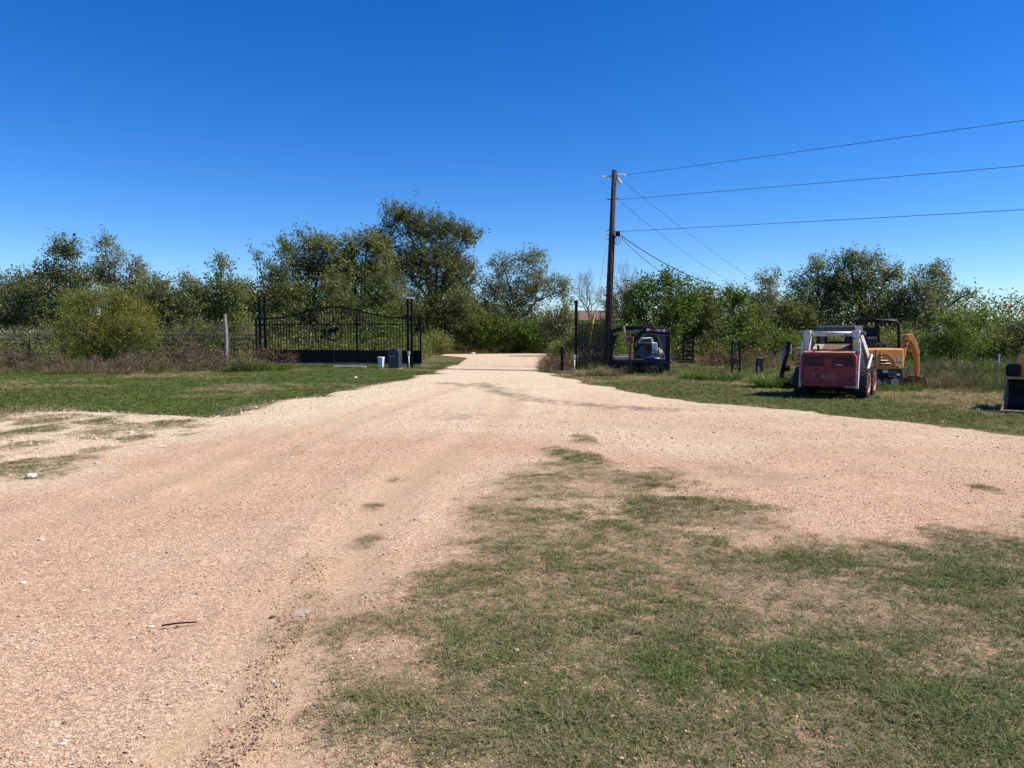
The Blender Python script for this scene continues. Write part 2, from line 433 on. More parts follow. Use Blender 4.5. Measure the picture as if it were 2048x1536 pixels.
M['soil'] = soilmat()

# ------------------------------------------------------------------ the lie of the land
LAWN = [G(*p)[:2] for p in [(-700, 850), (-200, 846), (0, 834), (80, 823), (150, 824), (220, 828), (330, 834), (400, 838), (470, 831), (510, 815),
        (560, 801), (650, 794), (690, 782), (770, 766), (835, 757), (880, 744), (915, 724), (905, 716), (843, 714), (780, 705), (400, 700), (-900, 700)]]
VERGE = [G(*p)[:2] for p in [(1076, 742), (1110, 751), (1170, 768), (1250, 784), (1340, 798), (1480, 813), (1600, 825), (1750, 841), (1900, 853),
        (2048, 869), (2400, 905), (2900, 940), (3600, 760), (2600, 690), (1090, 690), (1095, 712)]]
TURF = [G(*p)[:2] for p in [(540, 1640), (560, 1536), (590, 1420), (600, 1330), (655, 1225), (705, 1188), (790, 1125), (860, 1098), (930, 1060), (925, 1005),
        (985, 972), (1080, 938), (1180, 925), (1260, 945), (1330, 942), (1420, 975), (1500, 1003), (1560, 1022), (1590, 1058), (1680, 1082), (1740, 1076),
        (1760, 1052), (1830, 1044), (1900, 1056), (1935, 1030), (2048, 1020), (2500, 985), (3600, 1200), (5200, 2400), (300, 4200)]]
SPOTS = [(1165, 881, 34), (1120, 908, 44), (1175, 925, 60), (790, 960, 26), (745, 1019, 26), (735, 1088, 40), (1980, 986, 30), (1050, 960, 46),
         (90, 846, 46), (205, 846, 34), (330, 853, 60), (50, 868, 60), (190, 868, 50), (60, 893, 44), (190, 905, 44), (40, 938, 70), (120, 935, 30), (150, 922, 60), (700, 758, 40), (270, 880, 36)]
SPOT = [(G(a, b), r * G(a, b).y / F) for a, b, r in SPOTS]

PALE_LEFT = [G(*p)[:2] for p in [(-500, 830), (0, 828), (250, 825), (480, 832), (420, 880), (250, 925), (120, 975), (-100, 1010), (-600, 1010)]]
def grass_density(x, y):
    d = sdist(x, y, TURF)
    n1 = fbm(x, y, 1.1, 3); n2 = fbm(x, y, 0.45, 11)
    edge = sstep(-0.25, 0.75, d + (n1 - 0.5) * 1.5 + (n2 - 0.5) * 0.7)
    patch = 0.42 + 0.58 * sstep(0.37, 0.57, n1 * 0.5 + n2 * 0.5 + np.clip(d - 0.6, 0, 3.0) * 0.095)
    den = edge * patch
    den = np.maximum(den, 0.55 * sstep(0, 0.6, sdist(x, y, PALE_LEFT)) * sstep(0.50, 0.62, 0.6 * n1 + 0.4 * n2))
    for p, r in SPOT:
        q = np.hypot((x - p.x) / r, (y - p.y) / (r * 1.9))
        den = np.maximum(den, 0.9 * sstep(1.1, 0.3, q + (n2 - 0.5) * 1.3))
    return den
RUTS = [[G(*p) for p in t] for t in [
    [(470, 1536), (560, 1330), (600, 1235), (700, 1080), (820, 965), (930, 880), (1010, 820), (1030, 780)],
    [(380, 1000), (560, 900), (700, 845), (830, 800), (930, 770)],
    [(-100, 1100), (250, 985), (520, 885), (740, 815)],
    [(1330, 955), (1450, 972), (1530, 962), (1640, 940), (1900, 915)],
    [(740, 1000), (850, 910), (920, 880)],
    [(1180, 845), (1400, 880), (1700, 905), (2048, 925)]]]
SKID = [[G(*p) for p in t] for t in [[(965, 768), (1000, 786), (1060, 799), (1150, 810), (1285, 821)], [(885, 768), (950, 772), (1000, 778)], [(1180, 812), (1330, 822)],
        [(1480, 950), (1560, 958)], [(900, 838), (930, 832)]]]
RIDGE = [G(*p) for p in [(430, 1600), (520, 1450), (555, 1330), (600, 1215), (640, 1130)]]

def road_fields(x, y):
    n = fbm(x, y, 2.2, 21); n2 = fbm(x, y, 0.5, 31); n3 = fbm(x, y, 0.16, 41, 2)
    dl = -sdist(x, y, LAWN)
    pale = 0.95 * sstep(6, 23, y) + 0.75 * sstep(3.2, 0.2, dl) * sstep(8, 12, y) + (n - 0.5) * 0.9 + (n2 - 0.5) * 0.5
    band = seg_dist(x, y, [G(*p) for p in [(900, 850), (1100, 860), (1250, 868), (1400, 895)]])
    leftp = sdist(x, y, PALE_LEFT)
    pale = np.clip(pale + 0.5 * sstep(1.6, 0.1, band) + 0.7 * sstep(-0.5, 1.2, leftp + (n2 - .5)) - 0.02, 0, 1)
    sand = np.zeros_like(x)
    for i, r in enumerate(RUTS):
        d = seg_dist(x, y, r)
        sand = np.maximum(sand, sstep(0.62, 0.1, d + (n2 - 0.5) * 0.7) * (0.35 + 0.5 * sstep(0.35, 0.6, n)))
    grey = np.zeros_like(x)
    for i, r in enumerate(SKID):
        d = seg_dist(x, y, r)
        grey = np.maximum(grey, sstep(0.6, 0.05, d + (n2 - 0.5) * 0.9) * (0.75 if i < 3 else 0.4) * sstep(0.25, 0.6, n3 * 0.6 + n2 * 0.4))
    thatch = np.clip(grass_density(x, y) * 0.85, 0, 0.75)
    z = 0.022 + (fbm(x, y, 1.7, 51) - 0.5) * 0.030 + (n2 - 0.5) * 0.014 + (n3 - 0.5) * 0.012
    for r in RUTS:
        d = seg_dist(x, y, r)
        z = z - 0.013 * sstep(0.30, 0.05, d) * (0.4 + n) + 0.012 * sstep(0.2, 0.0, np.abs(d - 0.42)) * (0.4 + n2)
    dr = seg_dist(x, y, RIDGE)
    z = z + 0.035 * sstep(0.22, 0.0, dr) * n2 * 1.6
    for r in SKID[:3]:
        d = seg_dist(x, y, r)
        z = z + sstep(0.5, 0.0, d) * (n3 - 0.5) * 0.07
    z = z * 1.0 + 0.02 * thatch
    return pale, sand, grey, thatch, z

# ground: one sheet out to the horizon
g = MB(); R = 2500
rings = [(-R, -R), (R, -R), (R, R), (-R, R)]
g.add([(a, b, -0.035) for a, b in rings], [(0, 1, 2, 3)])
ground = g.build('ground', M['soil']); tag(ground, kind='structure')

def road_sheet(x0, x1, y0, y1, step):
    nx, ny = int((x1 - x0) / step) + 1, int((y1 - y0) / step) + 1
    X, Y = np.meshgrid(np.linspace(x0, x1, nx), np.linspace(y0, y1, ny))
    x, y = X.ravel(), Y.ravel()
    pale, sand, grey, thatch, z = road_fields(x, y)
    wob = (fbm(x, y, 1.4, 61, 5) - 0.5) * 1.3
    out = np.maximum(sdist(x, y, LAWN), sdist(x, y, VERGE)) + wob      # >0 in the lawns
    z = np.where(out > -0.15, z - np.clip(out + 0.15, 0, 0.5) * 0.10, z)
    idx = np.arange(nx * ny).reshape(ny, nx)
    q = np.stack([idx[:-1, :-1], idx[:-1, 1:], idx[1:, 1:], idx[1:, :-1]], -1).reshape(-1, 4)
    keep = (out[q].min(1) < 0.12)
    q = q[keep]
    used, inv = np.unique(q, return_inverse=True)
    v = np.stack([x, y, z], 1)[used]
    return v, inv.reshape(-1, 4), dict(pale=pale[used], sand=sand[used], grey=grey[used], thatch=thatch[used])
v1, f1, a1 = road_sheet(-26, 26, -4.0, 38.4, 0.11)
road = quick_mesh('gravel_road', v1, f1.ravel(), 4, M['road'], a1, smooth=True); tag(road, kind='structure')

# track beyond the gate, bending away to the left
for pts in ([(905, 738), (935, 716), (905, 713), (880, 711), (890, 708.5), (1000, 707.5), (1092, 707), (1102, 716), (1085, 738)],
            [(-300, 708), (215, 707), (205, 703.8), (-300, 703.4)]):
    tr = [G(*p, 0.0) for p in pts]
    mb = MB(); mb.add([(p.x, p.y, 0.004) for p in tr], [tuple(range(len(tr)))])
    track = mb.build('farm_track', M['road'])
    for k, val in (('pale', 0.75), ('sand', 0.1), ('grey', 0.0), ('thatch', 0.0)):
        at = track.data.attributes.new(k, 'FLOAT', 'POINT'); at.data.foreach_set('value', np.full(len(track.data.vertices), val, np.float32))
    tag(track, kind='structure')

# ------------------------------------------------------------------ scattered ground cover (geometry nodes: nobody could count it)
lib = bpy.data.collections.new('tuft_library')            # never linked to the scene
def blades(n, rad, h0, h1, w, lean, curl=0.5, seed=0, flat=False):
    r = np.random.default_rng(seed)
    a = r.uniform(0, 2 * PI, n); rr = rad * np.sqrt(r.uniform(0, 1, n))
    bx, by = rr * np.cos(a), rr * np.sin(a)
    az = a + r.normal(0, 0.9, n)
    ln = np.abs(r.normal(lean, 0.28, n)); hh = r.uniform(h0, h1, n)
    dx, dy = np.cos(az), np.sin(az)
    wx, wy = -dy * w / 2, dx * w / 2
    tw = r.uniform(-0.6, 0.6, n)
    def pt(t, l):                                            # along the blade
        ang = l + curl * t
        hor = hh * t * np.sin(np.minimum(ang, 1.5)); ver = hh * t * np.cos(np.minimum(ang, 1.5))
        return bx + dx * hor, by + dy * hor, np.maximum(ver, 0.003)
    vs_ = []
    for t, k in ((0, 1.0), (0.55, 0.85)):
        x, y, z = pt(t, ln)
        vs_.append(np.stack([x - wx * k, y - wy * k, z + tw * w * 0.3 * k], 1)); vs_.append(np.stack([x + wx * k, y + wy * k, z - tw * w * 0.3 * k], 1))
    x, y, z = pt(1.0, ln); vs_.append(np.stack([x, y, z], 1))
    V = np.stack(vs_, 1).reshape(-1, 3)                      # 5 per blade: 0,1 base 2,3 mid 4 tip
    b = np.arange(n)[:, None] * 5
    T = np.concatenate([b + np.array([[0, 1, 3]]), b + np.array([[0, 3, 2]]), b + np.array([[2, 3, 4]])], 0)
    var = np.repeat(r.uniform(0, 1, n), 5)
    return V, T, var
def raw_obj(name, V, T, var, mat, col):
    me = bpy.data.meshes.new(name)
    me.vertices.add(len(V)); me.vertices.foreach_set('co', V.astype(np.float32).ravel())
    me.loops.add(len(T) * 3); me.loops.foreach_set('vertex_index', T.astype(np.int32).ravel())
    me.polygons.add(len(T)); me.polygons.foreach_set('loop_start', np.arange(0, len(T) * 3, 3, dtype=np.int32))
    me.update(calc_edges=True)
    at = me.attributes.new('var', 'FLOAT', 'POINT'); at.data.foreach_set('value', var.astype(np.float32))
    me.materials.append(mat)
    o = bpy.data.objects.new(name, me); col.objects.link(o); return o
def tuft_col(name, specs, mat):
    col = bpy.data.collections.new(name)
    for i, sp_ in enumerate(specs):
        raw_obj('%s_%02d' % (name, i), *blades(seed=100 + i * 7 + len(name), **sp_), mat, col)
    return col
def scatter(name, pts, scl, idx, tint, col, rot=None):
    n = len(pts)
    me = bpy.data.meshes.new(name)
    me.vertices.add(n); me.vertices.foreach_set('co', np.asarray(pts, np.float32).ravel())
    def A(k, t, v):
        at = me.attributes.new(k, t, 'POINT')
        at.data.foreach_set('vector' if t == 'FLOAT_VECTOR' else 'value', np.asarray(v).ravel())
    if rot is None: rot = np.stack([rng.normal(0, 0.08, n), rng.normal(0, 0.08, n), rng.uniform(0, 2 * PI, n)], 1)
    A('rot', 'FLOAT_VECTOR', rot.astype(np.float32)); A('scl', 'FLOAT', scl.astype(np.float32))
    A('pick', 'INT', idx.astype(np.int32)); A('tint', 'FLOAT', tint.astype(np.float32))
    o = link(bpy.data.objects.new(name, me))
    ng = bpy.data.node_groups.new(name + '_nodes', 'GeometryNodeTree')
    ng.interface.new_socket('Geometry', in_out='INPUT', socket_type='NodeSocketGeometry')
    ng.interface.new_socket('Geometry', in_out='OUTPUT', socket_type='NodeSocketGeometry')
    gi = ng.nodes.new('NodeGroupInput'); go = ng.nodes.new('NodeGroupOutput')
    ip = ng.nodes.new('GeometryNodeInstanceOnPoints')
    ci = ng.nodes.new('GeometryNodeCollectionInfo'); ci.inputs[0].default_value = col
    ci.inputs['Separate Children'].default_value = True; ci.inputs['Reset Children'].default_value = True
    def att(nm, t):
        q = ng.nodes.new('GeometryNodeInputNamedAttribute'); q.data_type = t; q.inputs[0].default_value = nm
        return q.outputs[0]
    ng.links.new(gi.outputs[0], ip.inputs['Points']); ng.links.new(ci.outputs[0], ip.inputs['Instance'])
    ip.inputs['Pick Instance'].default_value = True
    ng.links.new(att('pick', 'INT'), ip.inputs['Instance Index']); ng.links.new(att('rot', 'FLOAT_VECTOR'), ip.inputs['Rotation'])
    ng.links.new(att('scl', 'FLOAT'), ip.inputs['Scale']); ng.links.new(ip.outputs[0], go.inputs[0])
    md = o.modifiers.new('scatter', 'NODES'); md.node_group = ng
    tag(o, kind='stuff')
    return o

fine_tufts = tuft_col('fine_tuft', [dict(n=26, rad=0.055, h0=0.025, h1=0.075, w=0.0042, lean=0.65, curl=0.7)] * 4 +
                      [dict(n=30, rad=0.08, h0=0.03, h1=0.08, w=0.0036, lean=1.25, curl=0.4)] * 4, M['grass'])
lawn_tufts = tuft_col('lawn_tuft', [dict(n=34, rad=0.13, h0=0.05, h1=0.13, w=0.010, lean=0.55, curl=0.6)] * 5, M['lawn'])
weed_tufts = tuft_col('weed_tuft', [dict(n=42, rad=0.16, h0=0.25, h1=0.75, w=0.013, lean=0.32, curl=0.5)] * 3 +
                      [dict(n=60, rad=0.22, h0=0.12, h1=0.5, w=0.016, lean=0.75, curl=0.8)] * 3 +
                      [dict(n=30, rad=0.12, h0=0.4, h1=1.0, w=0.010, lean=0.2, curl=0.35)] * 2, M['weed'])

def road_z(x, y): return road_fields(x, y)[4]
# short patchy turf lying over the gravel in the foreground
def foreground():
    n = 165000
    y = 2.2 + 21 * rng.uniform(0, 1, n) ** 1.25; x = rng.uniform(-1, 1, n) * (0.75 * y + 1.2)
    d = grass_density(x, y)
    # keep what the density asks for; sampling already thins with distance
    k = rng.uniform(0, 1, len(x)) < d * (0.66 + 0.34 * sstep(0.3, 0.7, fbm(x, y, 0.35, 77)))
    x, y, d = x[k], y[k], d[k]
    n1 = fbm(x, y, 0.9, 71); n2 = fbm(x, y, 0.28, 72)
    dry = rng.uniform(0, 1, len(x)) < (0.62 - 0.55 * (n1 - 0.5) * 2 - 0.25 * (d - 0.5))
    tint = np.clip(np.where(dry, 0.84 + rng.normal(0, 0.10, len(x)), 0.30 + 0.75 * (n2 - 0.45) + 0.5 * (0.55 - n1) + rng.normal(0, 0.09, len(x))), 0.02, 1)
    idx = np.where(dry, rng.integers(4, 8, len(x)), rng.integers(0, 5, len(x)))
    scl = rng.uniform(0.5, 1.0, len(x)) * (0.62 + 0.55 * n1) * np.where(dry, 0.95, 0.65 + 0.45 * d)
    z = road_z(x, y) - 0.004
    return scatter('short_grass', np.stack([x, y, z], 1), scl * (1 + np.clip(y - 6, 0, 8) * 0.05), idx, tint, fine_tufts)
fg = foreground(); tag(fg, 'patchy short turf, half green half dry, spreading over the pink gravel')

def lawn(name, poly, n, xr, yr, tint0, dryness, label, seed, sc=(0.7, 1.2)):
    x = rng.uniform(*xr, n); y = rng.uniform(*yr, n)
    ok = (np.abs(x) < 0.72 * y + 3); x, y = x[ok], y[ok]
    s = sdist(x, y, poly)
    n1 = fbm(x, y, 2.6, seed); n2 = fbm(x, y, 0.7, seed + 5)
    k = s + (fbm(x, y, 1.4, 61, 5) - 0.5) * 1.3 + rng.normal(0, 0.14, len(x)) > 0.0
    x, y, s, n1, n2 = x[k], y[k], s[k], n1[k], n2[k]
    dry = sstep(0.55, 0.68, n1 + 0.35 * (n2 - 0.5) + dryness) + 0.5 * sstep(0.5, 0.0, s)
    tint = np.clip(tint0 + 0.55 * dry + 0.35 * (n2 - 0.5) + rng.normal(0, 0.07, len(x)), 0.02, 0.95)
    scl = rng.uniform(*sc, len(x)) * (0.75 + 0.25 * sstep(0.0, 0.6, s))
    o = scatter(name, np.stack([x, y, np.full(len(x), -0.03)], 1), scl, rng.integers(0, 5, len(x)), tint, lawn_tufts)
    return tag(o, label)
lawn('lawn_grass', LAWN, 62000, (-30, -2), (12.5, 44), 0.12, 0.0, 'mown green grass verge between the pale gravel and the brown weeds', 81)
lawn('verge_grass', VERGE, 60000, (0, 30), (11, 46), 0.32, -0.01, 'olive grass verge with brown patches around the parked machines', 91)

# gravel you can pick out near the camera
peb = bpy.data.collections.new('pebble_library')
for i in range(6):
    r = np.random.default_rng(900 + i)
    import bmesh
    bm = bmesh.new(); bmesh.ops.create_icosphere(bm, subdivisions=1, radius=0.5)
    sx, sy, sz = r.uniform(0.7, 1.2), r.uniform(0.6, 1.0), r.uniform(0.4, 0.7)
    for vv in bm.verts:
        k = r.uniform(0.72, 1.15); vv.co = Vector((vv.co.x * sx * k, vv.co.y * sy * k, vv.co.z * sz * k))
    me = bpy.data.meshes.new('pebble_%02d' % i); bm.to_mesh(me); bm.free(); me.materials.append(M['pebble'])
    peb.objects.link(bpy.data.objects.new('pebble_%02d' % i, me))
def pebbles():
    n = 330000
    y = 2.3 + 15 * rng.uniform(0, 1, n) ** 2.0; x = rng.uniform(-1, 1, n) * (0.72 * y + 0.6)
    pale, sand, grey, th, z = road_fields(x, y)
    n1 = fbm(x, y, 0.8, 301)
    k = rng.uniform(0, 1, n) < np.clip(0.55 + 1.8 * (n1 - 0.42) - 0.55 * sand + 1.2 * sstep(0.3, 0.05, seg_dist(x, y, RIDGE)), 0.06, 1) * (1 - 0.75 * sstep(0.25, 0.7, th))
    k &= (np.maximum(sdist(x, y, LAWN), sdist(x, y, VERGE)) < -0.1)
    x, y, z, pale = x[k], y[k], z[k], pale[k]
    m = len(x)
    size = 0.0045 + 0.011 * rng.uniform(0, 1, m) ** 2.6 + 0.016 * (rng.uniform(0, 1, m) > 0.985)
    size *= 1 + 0.05 * np.clip(y - 5, 0, 12)
    tint = np.clip(rng.beta(2.6, 2.0, m) * 0.9 + 0.15 * pale + 0.28 * (rng.uniform(0, 1, m) > 0.95) - 0.25 * sstep(0.28, 0.05, seg_dist(x, y, RIDGE)), 0, 1)
    rot = np.stack([rng.uniform(-0.5, 0.5, m), rng.uniform(-0.5, 0.5, m), rng.uniform(0, 6.28, m)], 1)
    o = scatter('loose_gravel', np.stack([x, y, z + size * 0.12], 1), size, rng.integers(0, 6, m), tint, peb, rot)
    return tag(o, 'loose pink and cream pebbles strewn over the gravel in the foreground')
pebbles()
def chips():
    n = 70000
    y = rng.uniform(8.5, 26, n); x = rng.uniform(-1, 0.75, n) * (0.72 * y)
    dl = -sdist(x, y, LAWN)
    band = seg_dist(x, y, [G(*p) for p in [(960, 850), (1100, 858), (1250, 866), (1420, 895)]])
    w = np.maximum(sstep(2.6, 0.1, dl), 0.8 * sstep(0.2, 1.5, sdist(x, y, PALE_LEFT))) * (dl > -0.5)
    w = np.maximum(w, 0.6 * sstep(1.3, 0.1, band)) * (sdist(x, y, VERGE) < 0) * (0.35 + 0.9 * sstep(0.4, 0.65, fbm(x, y, 0.7, 311)))
    k = rng.uniform(0, 1, n) < w * 0.75
    x, y = x[k], y[k]; m = len(x)
    z = road_fields(x, y)[4]; z = np.where(-sdist(x, y, LAWN) < 0, 0.0, z)
    size = 0.016 + 0.030 * rng.uniform(0, 1, m) ** 2.2 + 0.035 * (rng.uniform(0, 1, m) > 0.985)
    tint = np.clip(0.68 + rng.normal(0, 0.20, m), 0, 1)
    rot = np.stack([rng.uniform(-0.5, 0.5, m), rng.uniform(-0.5, 0.5, m), rng.uniform(0, 6.28, m)], 1)
    o = scatter('limestone_chips', np.stack([x, y, z + size * 0.1], 1), size, rng.integers(0, 6, m), tint, peb, rot)
    return tag(o, 'coarse pale limestone chips along the lawn edge and in a band across the drive')
chips()

def litter():
    r = np.random.default_rng(55)
    n = 2600
    y = 2.6 + 15 * r.uniform(0, 1, n) ** 1.3; x = r.uniform(-1, 1, n) * (0.72 * y)
    k = r.uniform(0, 1, n) < 0.06 + 0.6 * np.clip(grass_density(x, y), 0, 1); x, y = x[k], y[k]; n = len(x)
    z = road_z(x, y) + 0.004 + 0.018 * r.uniform(0, 1, n) * grass_density(x, y)
    D = np.stack([r.normal(0, 1, n), r.normal(0, 1, n), r.normal(0, 0.25, n)], 1); D /= np.linalg.norm(D, axis=1, keepdims=True)
    V, T = leaf_cloud(np.stack([x, y, z], 1), D, 0.022, 0.5, r)
    V[:, 2] = np.maximum(V[:, 2], np.repeat(z, 4) - 0.004)
    o = quick_mesh('fallen_leaves', V, T.ravel(), 3, M['leaf_dry'], {'var': np.repeat(r.beta(1.2, 2.6, n), 4)})
    tag(o, 'small dry brown leaves scattered over the turf and gravel', kind='stuff')

# rank weeds along the fence, round the machines and beyond the gate
def weeds(name, areas, label):
    PT, SC, ID, TI = [], [], [], []
    for (poly, n, hs, tint, seed) in areas:
        pw = [G(*p)[:2] for p in poly]
        xs = [p[0] for p in pw]; ys = [p[1] for p in pw]
        x = rng.uniform(min(xs), max(xs), n * 3); y = rng.uniform(min(ys), max(ys), n * 3)
        k = inside(x, y, pw); x, y = x[k][:n], y[k][:n]
        nn = fbm(x, y, 1.3, seed)
        k = rng.uniform(0, 1, len(x)) < sstep(0.30, 0.52, nn); x, y, nn = x[k], y[k], nn[k]
        m = len(x)
        n2 = fbm(x, y, 2.0, seed + 3)
        PT.append(np.stack([x, y, np.full(m, -0.03)], 1)); SC.append(hs * rng.uniform(0.4, 1.3, m) * (0.15 + 1.7 * np.clip(nn - 0.1, 0, 1)))
        ID.append(rng.integers(0, 8, m)); TI.append(np.clip(tint + 2.2 * (n2 - 0.5) + rng.normal(0, 0.16, m), 0, 1))
    o = scatter(name, np.concatenate(PT), np.concatenate(SC), np.concatenate(ID), np.concatenate(TI), weed_tufts)
    return tag(o, label)
weeds('dry_weeds', [
    ([(-150, 752), (100, 750), (330, 750), (520, 742), (560, 733), (545, 722), (300, 722), (-150, 722)], 3000, 0.62, 0.70, 401),
    ([(-200, 722), (545, 724), (545, 712), (-200, 712)], 2200, 0.7, 0.45, 402),
    ([(-200, 702), (520, 702), (520, 690), (-200, 690)], 2600, 0.95, 0.25, 403)], 'tangled brown weeds along the fence beyond the green lawn')
weeds('rough_grass', [
    ([(845, 714), (895, 707.5), (1100, 706.5), (1150, 704), (1150, 696), (845, 696)], 3600, 0.8, 0.78, 411),
    ([(1160, 750), (1240, 752), (1360, 755), (1460, 765), (1560, 770), (1600, 760), (1600, 722), (1400, 706), (1160, 715)], 2300, 0.55, 0.45, 412),
    ([(1400, 735), (1480, 738), (1570, 738), (1570, 712), (1390, 708)], 2600, 0.8, 0.75, 413),
    ([(1760, 785), (1840, 780), (1900, 785), (1990, 795), (2150, 800), (2200, 745), (1800, 728), (1700, 735)], 3600, 0.6, 0.34, 414),
    ([(1560, 722), (2200, 738), (2200, 705), (1560, 700)], 3000, 0.95, 0.30, 415),
    ([(1080, 748), (1160, 748), (1160, 735), (1085, 725)], 500, 0.8, 0.78, 416)], 'rough brown and green weeds round the parked machines and trailer')

# ------------------------------------------------------------------ trees and shrubs
def frames(D):
    up = np.where(np.abs(D[:, 2:3]) < 0.9, np.array([[0, 0, 1.0]]), np.array([[1.0, 0, 0]]))
    a = np.cross(D, up); a /= np.linalg.norm(a, axis=1, keepdims=True) + 1e-9
    return a, np.cross(D, a)
def leaf_cloud(Pp, D, size, aspect, r):
    n = len(Pp)
    a, b = frames(D)
    t = r.uniform(0, 2 * PI, n)[:, None]
    S = a * np.cos(t) + b * np.sin(t); Nn = np.cross(D, S)
    s = (0.84 * size * (0.45 + 1.25 * r.uniform(0, 1, n) ** 1.5))[:, None]
    w = s * aspect * 0.5
    fold = Nn * w * 0.35
    V = np.stack([Pp, Pp + D * s * 0.5 + S * w + fold, Pp + D * s, Pp + D * s * 0.5 - S * w + fold], 1).reshape(-1, 3)
    k = np.arange(n)[:, None] * 4
    T = np.concatenate([k + np.array([[0, 1, 2]]), k + np.array([[0, 2, 3]])], 1).reshape(-1, 3)
    return V, T
litter()
def tree(name, label, cat, blobs, Y, base, leafm, barkm='bark', leaf=0.13, aspect=0.55, density=1.0, trunk_r=0.14, stems=1, twig_len=(0.5, 1.45),
         per=26, group=None, seed=0, bare=0.0, up=0.45, drop=0.0):
    """blobs: (px, py, rx, ry) clumps measured on the photograph at depth Y; base: (px, py) of the trunk's foot"""
    r = np.random.default_rng(seed + 1000)
    s = Y / F
    b0 = P(base[0], base[1], Y); b0.z = -0.04
    root = thing(name, label, cat, (b0.x, b0.y, 0), 0, group)
    o0 = np.array([b0.x, b0.y, 0.0])
    cs, rs = [], []
    for i, bl in enumerate(blobs):
        c = np.array(P(bl[0], bl[1], Y)); rx, rz = bl[2] * s, bl[3] * s; ry = 0.5 * (rx + rz) * 1.1
        c[1] += r.uniform(-0.5, 0.5) * min(ry, 1.4)
        cs.append(c); rs.append((rx, ry, rz, bl[4] if len(bl) > 4 else 1.0))
    # trunk and limbs
    tb = MB()
    zmin = min(c[2] - q[2] for c, q in zip(cs, rs)); ztop = max(c[2] + q[2] for c, q in zip(cs, rs))
    fork_z = max(0.35, min(0.28 * ztop, zmin + 0.3 * (ztop - zmin)))
    forks = []
    for k in range(stems):
        off = np.array([r.uniform(-1, 1) * 0.35 * (stems > 1), r.uniform(-0.4, 0.4) * (stems > 1), 0])
        cen = np.mean([c for c in cs], 0)
        top = np.array([b0.x + (cen[0] - b0.x) * 0.35, b0.y, fork_z]) + off * 2.2 + np.array([r.normal(0, 0.08), r.normal(0, 0.08), 0])
        p0 = np.array([b0.x, b0.y, -0.05]) + off
        rr = trunk_r / math.sqrt(stems)
        midp = (p0 + top) / 2 + r.normal(0, 0.05, 3)
        tb.tube([p0 - o0, midp - o0, top - o0], [rr * 1.35, rr * 1.05, rr * 0.9], 8)
        forks.append((top, rr))
    limbs = []
    for i, (c, q) in enumerate(zip(cs, rs)):
        f, rr = forks[i % stems] if stems > 1 else forks[0]
        src = f
        higher = [cs[j] for j in range(i) if cs[j][2] < c[2] - 0.4 and np.linalg.norm(cs[j] - c) < 0.7 * np.linalg.norm(f - c)]
        if higher: src = min(higher, key=lambda h: np.linalg.norm(h - c))
        t = np.linspace(0, 1, 6)[:, None]
        bend = np.array([0, 0, 1.0]) * np.linalg.norm(c - src) * 0.12
        pts = src + (c - src) * t + np.sin(t * PI) * bend + r.normal(0, 0.06, (6, 3)) * np.sin(t * PI)
        r0 = rr * (0.62 if src is f else 0.36)
        tb.tube([p - o0 for p in pts], [r0, r0 * 0.8, r0 * 0.65, r0 * 0.5, r0 * 0.38, r0 * 0.28], 6, False)
        for k in range(5):
            d = r.normal(0, 1, 3); d[2] = abs(d[2]) * 0.8 + 0.2; d /= np.linalg.norm(d)
            st = pts[2 + k % 4]
            e = c + d * np.array(q[:3]) * r.uniform(0.55, 0.95)
            m2 = (st + e) / 2 + r.normal(0, 0.10, 3)
            rb = r0 * 0.30
            tb.tube([st - o0, m2 - o0, e - o0], [rb, rb * 0.7, rb * 0.3], 5, False)
    # twigs carry the leaves
    PP, DD = [], []
    TV, TF = [], []
    for c, q in zip(cs, rs):
        rx, ry, rz, dn = q
        area = (rx * rz + rx * ry + ry * rz) * 4.0 / 3.0 * PI / 3.0
        nt = max(6, int(area * 18 * density * dn * (0.13 / leaf) ** 1.0))
        d = r.normal(0, 1, (nt, 3)); d /= np.linalg.norm(d, axis=1, keepdims=True)
        rad = r.uniform(0.0, 1, nt) ** 0.45
        lump = 0.60 + 0.80 * vnoise(d[:, 0] * 2.3 + c[0], d[:, 2] * 2.3 + c[2] + d[:, 1] * 1.7, 5)
        p = c + d * rad[:, None] * np.array([rx, ry, rz]) * lump[:, None] * 0.88
        ok = p[:, 2] > 0.12; p, d = p[ok], d[ok]; nt = len(p)
        dirs = d * 0.8 + r.normal(0, 0.5, (nt, 3)) + np.array([0, 0, up])
        dirs /= np.linalg.norm(dirs, axis=1, keepdims=True)
        ln = r.uniform(*twig_len, nt) * min(1.0, 0.35 + 0.4 * min(rx, rz))
        st = p - dirs * ln[:, None] * 0.5
        # the twig itself, a thin three-sided sliver
        a, b = frames(dirs); w = 0.012 * (0.6 + ln)[:, None]
        en = st + dirs * ln[:, None]
        base_i = len(TV) and sum(len(t_) for t_ in TV) or 0
        tv = np.stack([st + a * w, st - a * w * 0.5 + b * w * 0.86, st - a * w * 0.5 - b * w * 0.86, en], 1).reshape(-1, 3)
        k4 = np.arange(nt)[:, None] * 4 + base_i
        TV.append(tv); TF.append(np.concatenate([k4 + np.array([[0, 1, 3]]), k4 + np.array([[1, 2, 3]]), k4 + np.array([[2, 0, 3]])], 1).reshape(-1, 3))
